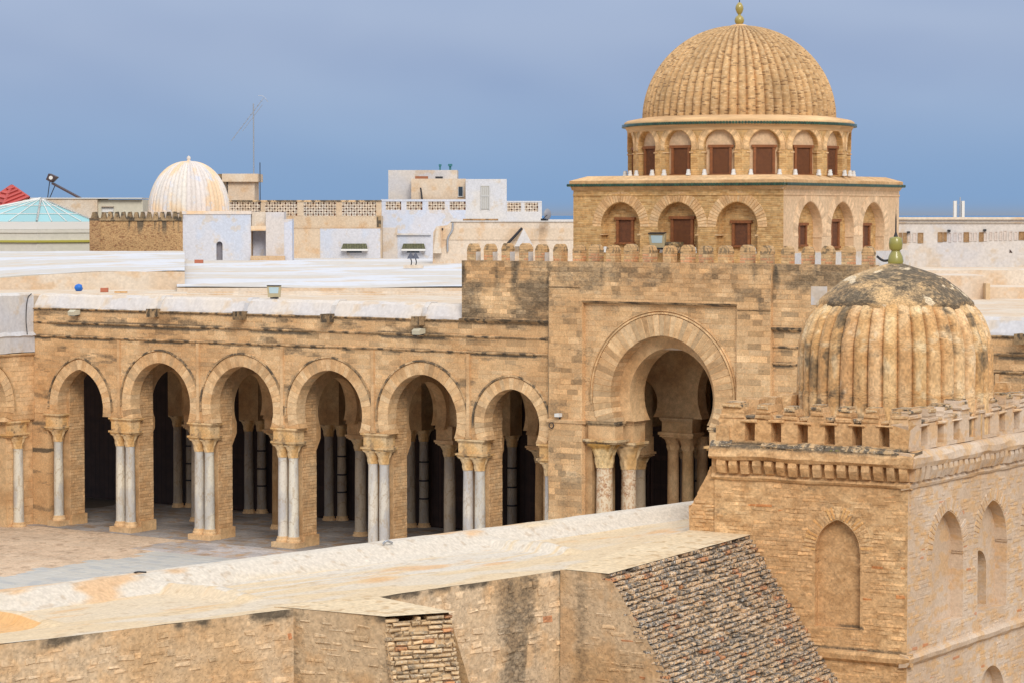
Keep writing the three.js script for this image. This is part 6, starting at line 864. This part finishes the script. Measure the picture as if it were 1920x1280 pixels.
floodlight('floodlight with small glass front on the roof edge above the arcade', V(onZ(513, 560, -0.62).x, 8.96, -0.62), 0.44, 0.5, 0.0);
function onZ(px, py, z = -1.05) { const d = ray(px, py); return EYE.clone().addScaledVector(d, (z - EYE.z) / d.z); }
{ // old ballast box beside the floodlight, grey post under it
  const p = onZ(1262, 458, -1.2), t = thing('rubble_pile', 'weathered stone lumps lying beside the porch floodlight', 'stones', V(p.x, 10.75, -1.2)); const g = new GB(new Frame(V(p.x, 10.75, -1.2), V(1, 0, 0), V(0, 0, 1))); g.color([0.85, 0.78, 0.7]).block(-0.3, 0.3, 0.0, 0.16, -0.3, 0.1, 0.04, 0.03).build('stone', M.lichen, t); new GB(new Frame(V(p.x, 10.75, -1.2), V(1, 0, 0), V(0, 0, 1))).color([0.6, 0.58, 0.5]).block(-0.28, 0.22, 0.15, 0.33, -0.3, 0.06, 0.05, 0.03).build('stone', M.lichen, t);
}
{ // two cone lamps on the white roof
  for (const [i, px] of [[0, 770], [1, 779]]) { const b = onY(px, 499, 9.06), t = thing('cone_lamp', i ? 'grey cone lamp on the white roof, the nearer to the porch of two' : 'grey cone lamp on the white roof, the farther from the porch of two', 'lamp', b, 'cone lamps on the white roof'); const o = b; const st = partMesh('stem', tube([b.clone(), b.clone().add(V(0.06, 0.22, 0)), b.clone().add(V(0.0, 0.42, 0))], 0.03, o, 6, 8), M.iron, t); const g = new THREE.ConeGeometry(0.22, 0.4, 14, 1, true); g.translate(0, 0.62, 0); g.setAttribute('color', new THREE.BufferAttribute(new Float32Array(g.attributes.position.count * 3).fill(1), 3)); partMesh('shade', g, MAT({ color: new THREE.Color(0.09, 0.095, 0.12), side: THREE.DoubleSide }), t); }
  const b = onY(775, 503, 9.02), t = thing('lamp_base', 'flat cream block under the two cone lamps', 'block', b); new GB(new Frame(b, RIGHT, FH.clone().negate())).color(tone(1)).box(-0.55, 0.55, 0, 0.16, -0.3, 0.3).build('slab', M.cream, t);
}
{ const b = onY(147, 546, 8.845), t = thing('plastic_bag', 'small bright blue plastic bag lying on the roof behind the arcade coping', 'bag', b); const g = new THREE.SphereGeometry(0.16, 14, 10); const pa = g.attributes.position; for (let i = 0; i < pa.count; i++) { const k = 0.8 + 0.5 * fbm(pa.getX(i) * 9 + 5, pa.getY(i) * 9 + pa.getZ(i) * 7, 3); pa.setXYZ(i, pa.getX(i) * k * 1.1, Math.max(pa.getY(i) * k + 0.12, 0), pa.getZ(i) * k); } g.computeVertexNormals(); g.setAttribute('color', new THREE.BufferAttribute(new Float32Array(pa.count * 3).fill(1), 3)); partMesh('bag', g, MAT({ color: new THREE.Color(0.01, 0.13, 0.5), roughness: 0.5 }), t); }
for (const [px, py, y, lab, w] of [[195, 548, 8.845, 'red hollow brick on the roof behind the arcade, near the blue bag', 0.3], [372.5, 494, 9.72, 'red brick at the foot of the white shrine wall', 0.4]]) { const b = onY(px, py, y), t = thing('loose_brick', lab, 'brick', b, 'loose bricks on the roofs'); new GB(new Frame(b, RIGHT, FH.clone().negate())).color([1, 1, 1]).block(-w / 2, w / 2, 0, 0.17, -0.1, 0.1, 0.01, 0.006).build('brick', M.redBrick = M.redBrick || MAT({ color: new THREE.Color(0.42, 0.14, 0.08) }), t); }
{ const b = onY(226, 551, 8.845), t = thing('plank', 'short timber plank lying on the roof behind the coping', 'plank', b); new GB(new Frame(b, RIGHT, FH.clone().negate())).color([0.9, 0.85, 0.75]).box(-0.25, 0.25, 0.03, 0.1, -0.08, 0.08).build('board', M.sand, t); }
{ // wall lamps on the facade
  const f = WORLD, mk = (lab, px, py, turn) => { const p = onZ(px, py, 0.28), t = thing('wall_lamp', lab, 'lamp', V(p.x, p.y, 0), 'lamps fixed to the arcade'), fr = new Frame(V(p.x, p.y, 0), V(1, 0, 0), V(0, 0, 1)); new GB(fr).color(tone(1)).run([[0.08, -0.08], [0.42, -0.12], [0.44, 0.02], [0.3, 0.1], [0.08, 0.08]], -0.16, 0.16).build('housing', MAT({ color: new THREE.Color(0.5, 0.46, 0.34) }), t); new GB(fr).box(-0.12, 0.12, -0.15, -0.11, 0.14, 0.38).build('glass', M.glassDark, t); new GB(fr).box(-0.05, 0.05, -0.1, 0.1, 0.0, 0.09).build('bracket', M.iron, t); };
  mk('cream lamp under the cornice at the far end of the arcade', 137, 586); mk('cream lamp hanging below the rain spout nearest the porch', 784, 621);
  const p = onZ(1046, 781, 0.3), t = thing('security_camera', 'small white camera on the porch pilaster ledge', 'camera', V(p.x, 5.3, 0.2)), fr = new Frame(V(p.x, 5.3, 0.2), V(1, 0, 0), V(0, 0, 1)); new GB(fr).box(-0.1, 0.08, 0.02, 0.13, -0.04, 0.16).build('housing', M.paintWhite, t); new GB(fr).box(-0.02, 0.02, -0.06, 0.02, -0.04, 0.0).build('bracket', M.iron, t);
  const q = onZ(1033, 797, 0.25), r = thing('iron_ring', 'dark iron ring hanging on the porch edge below the camera', 'ring', V(q.x, q.y, 0.22)); const g = new THREE.TorusGeometry(0.09, 0.018, 8, 20); g.setAttribute('color', new THREE.BufferAttribute(new Float32Array(g.attributes.position.count * 3).fill(1), 3)); partMesh('ring', g, M.iron, r);
}
{ // terrace: drain pipe in the curb, bits of hose
  const b = onY(1098, 985, 6.98), t = thing('junction_box', 'small pale box standing on the gallery terrace near the gatehouse', 'box', b); new GB(new Frame(b, RIGHT, FH.clone().negate())).color(tone(0.85)).box(-0.045, 0.045, 0, 0.13, -0.05, 0.05).build('housing', M.offwhite, t); new GB(new Frame(b, RIGHT, FH.clone().negate())).box(-0.055, 0.055, 0.13, 0.145, -0.06, 0.06).build('lid', M.paintWhite, t);
  const h = onY(733, 1018, 7.14), t2 = thing('curb_pipe', 'short grey pipe end and rod lying on the terrace curb', 'pipe', h); partMesh('pipe', tube([onY(718, 1019, 7.2), onY(724, 1014, 7.24), onY(735, 1017, 7.2)], 0.018, h, 6, 10), M.steel, t2); partMesh('rod', tube([onY(738, 1020, 7.12), onY(757, 1016, 7.14)], 0.01, h, 5, 2), M.iron, t2);
  const c = onY(250, 1076, 7.15), t3 = thing('curb_cable', 'bent dark cable over the terrace ridge near the pale court strip', 'cable', c); partMesh('cable', tube([onY(229, 1095, 7.02), onY(242, 1082, 7.1), onY(255, 1072, 7.22), onY(273, 1072, 7.24)], 0.012, c, 5, 14), M.iron, t3);
}

scene.traverse((o) => { if (o.isMesh) { o.castShadow = true; o.receiveShadow = true; } });
renderer.render(scene, camera);
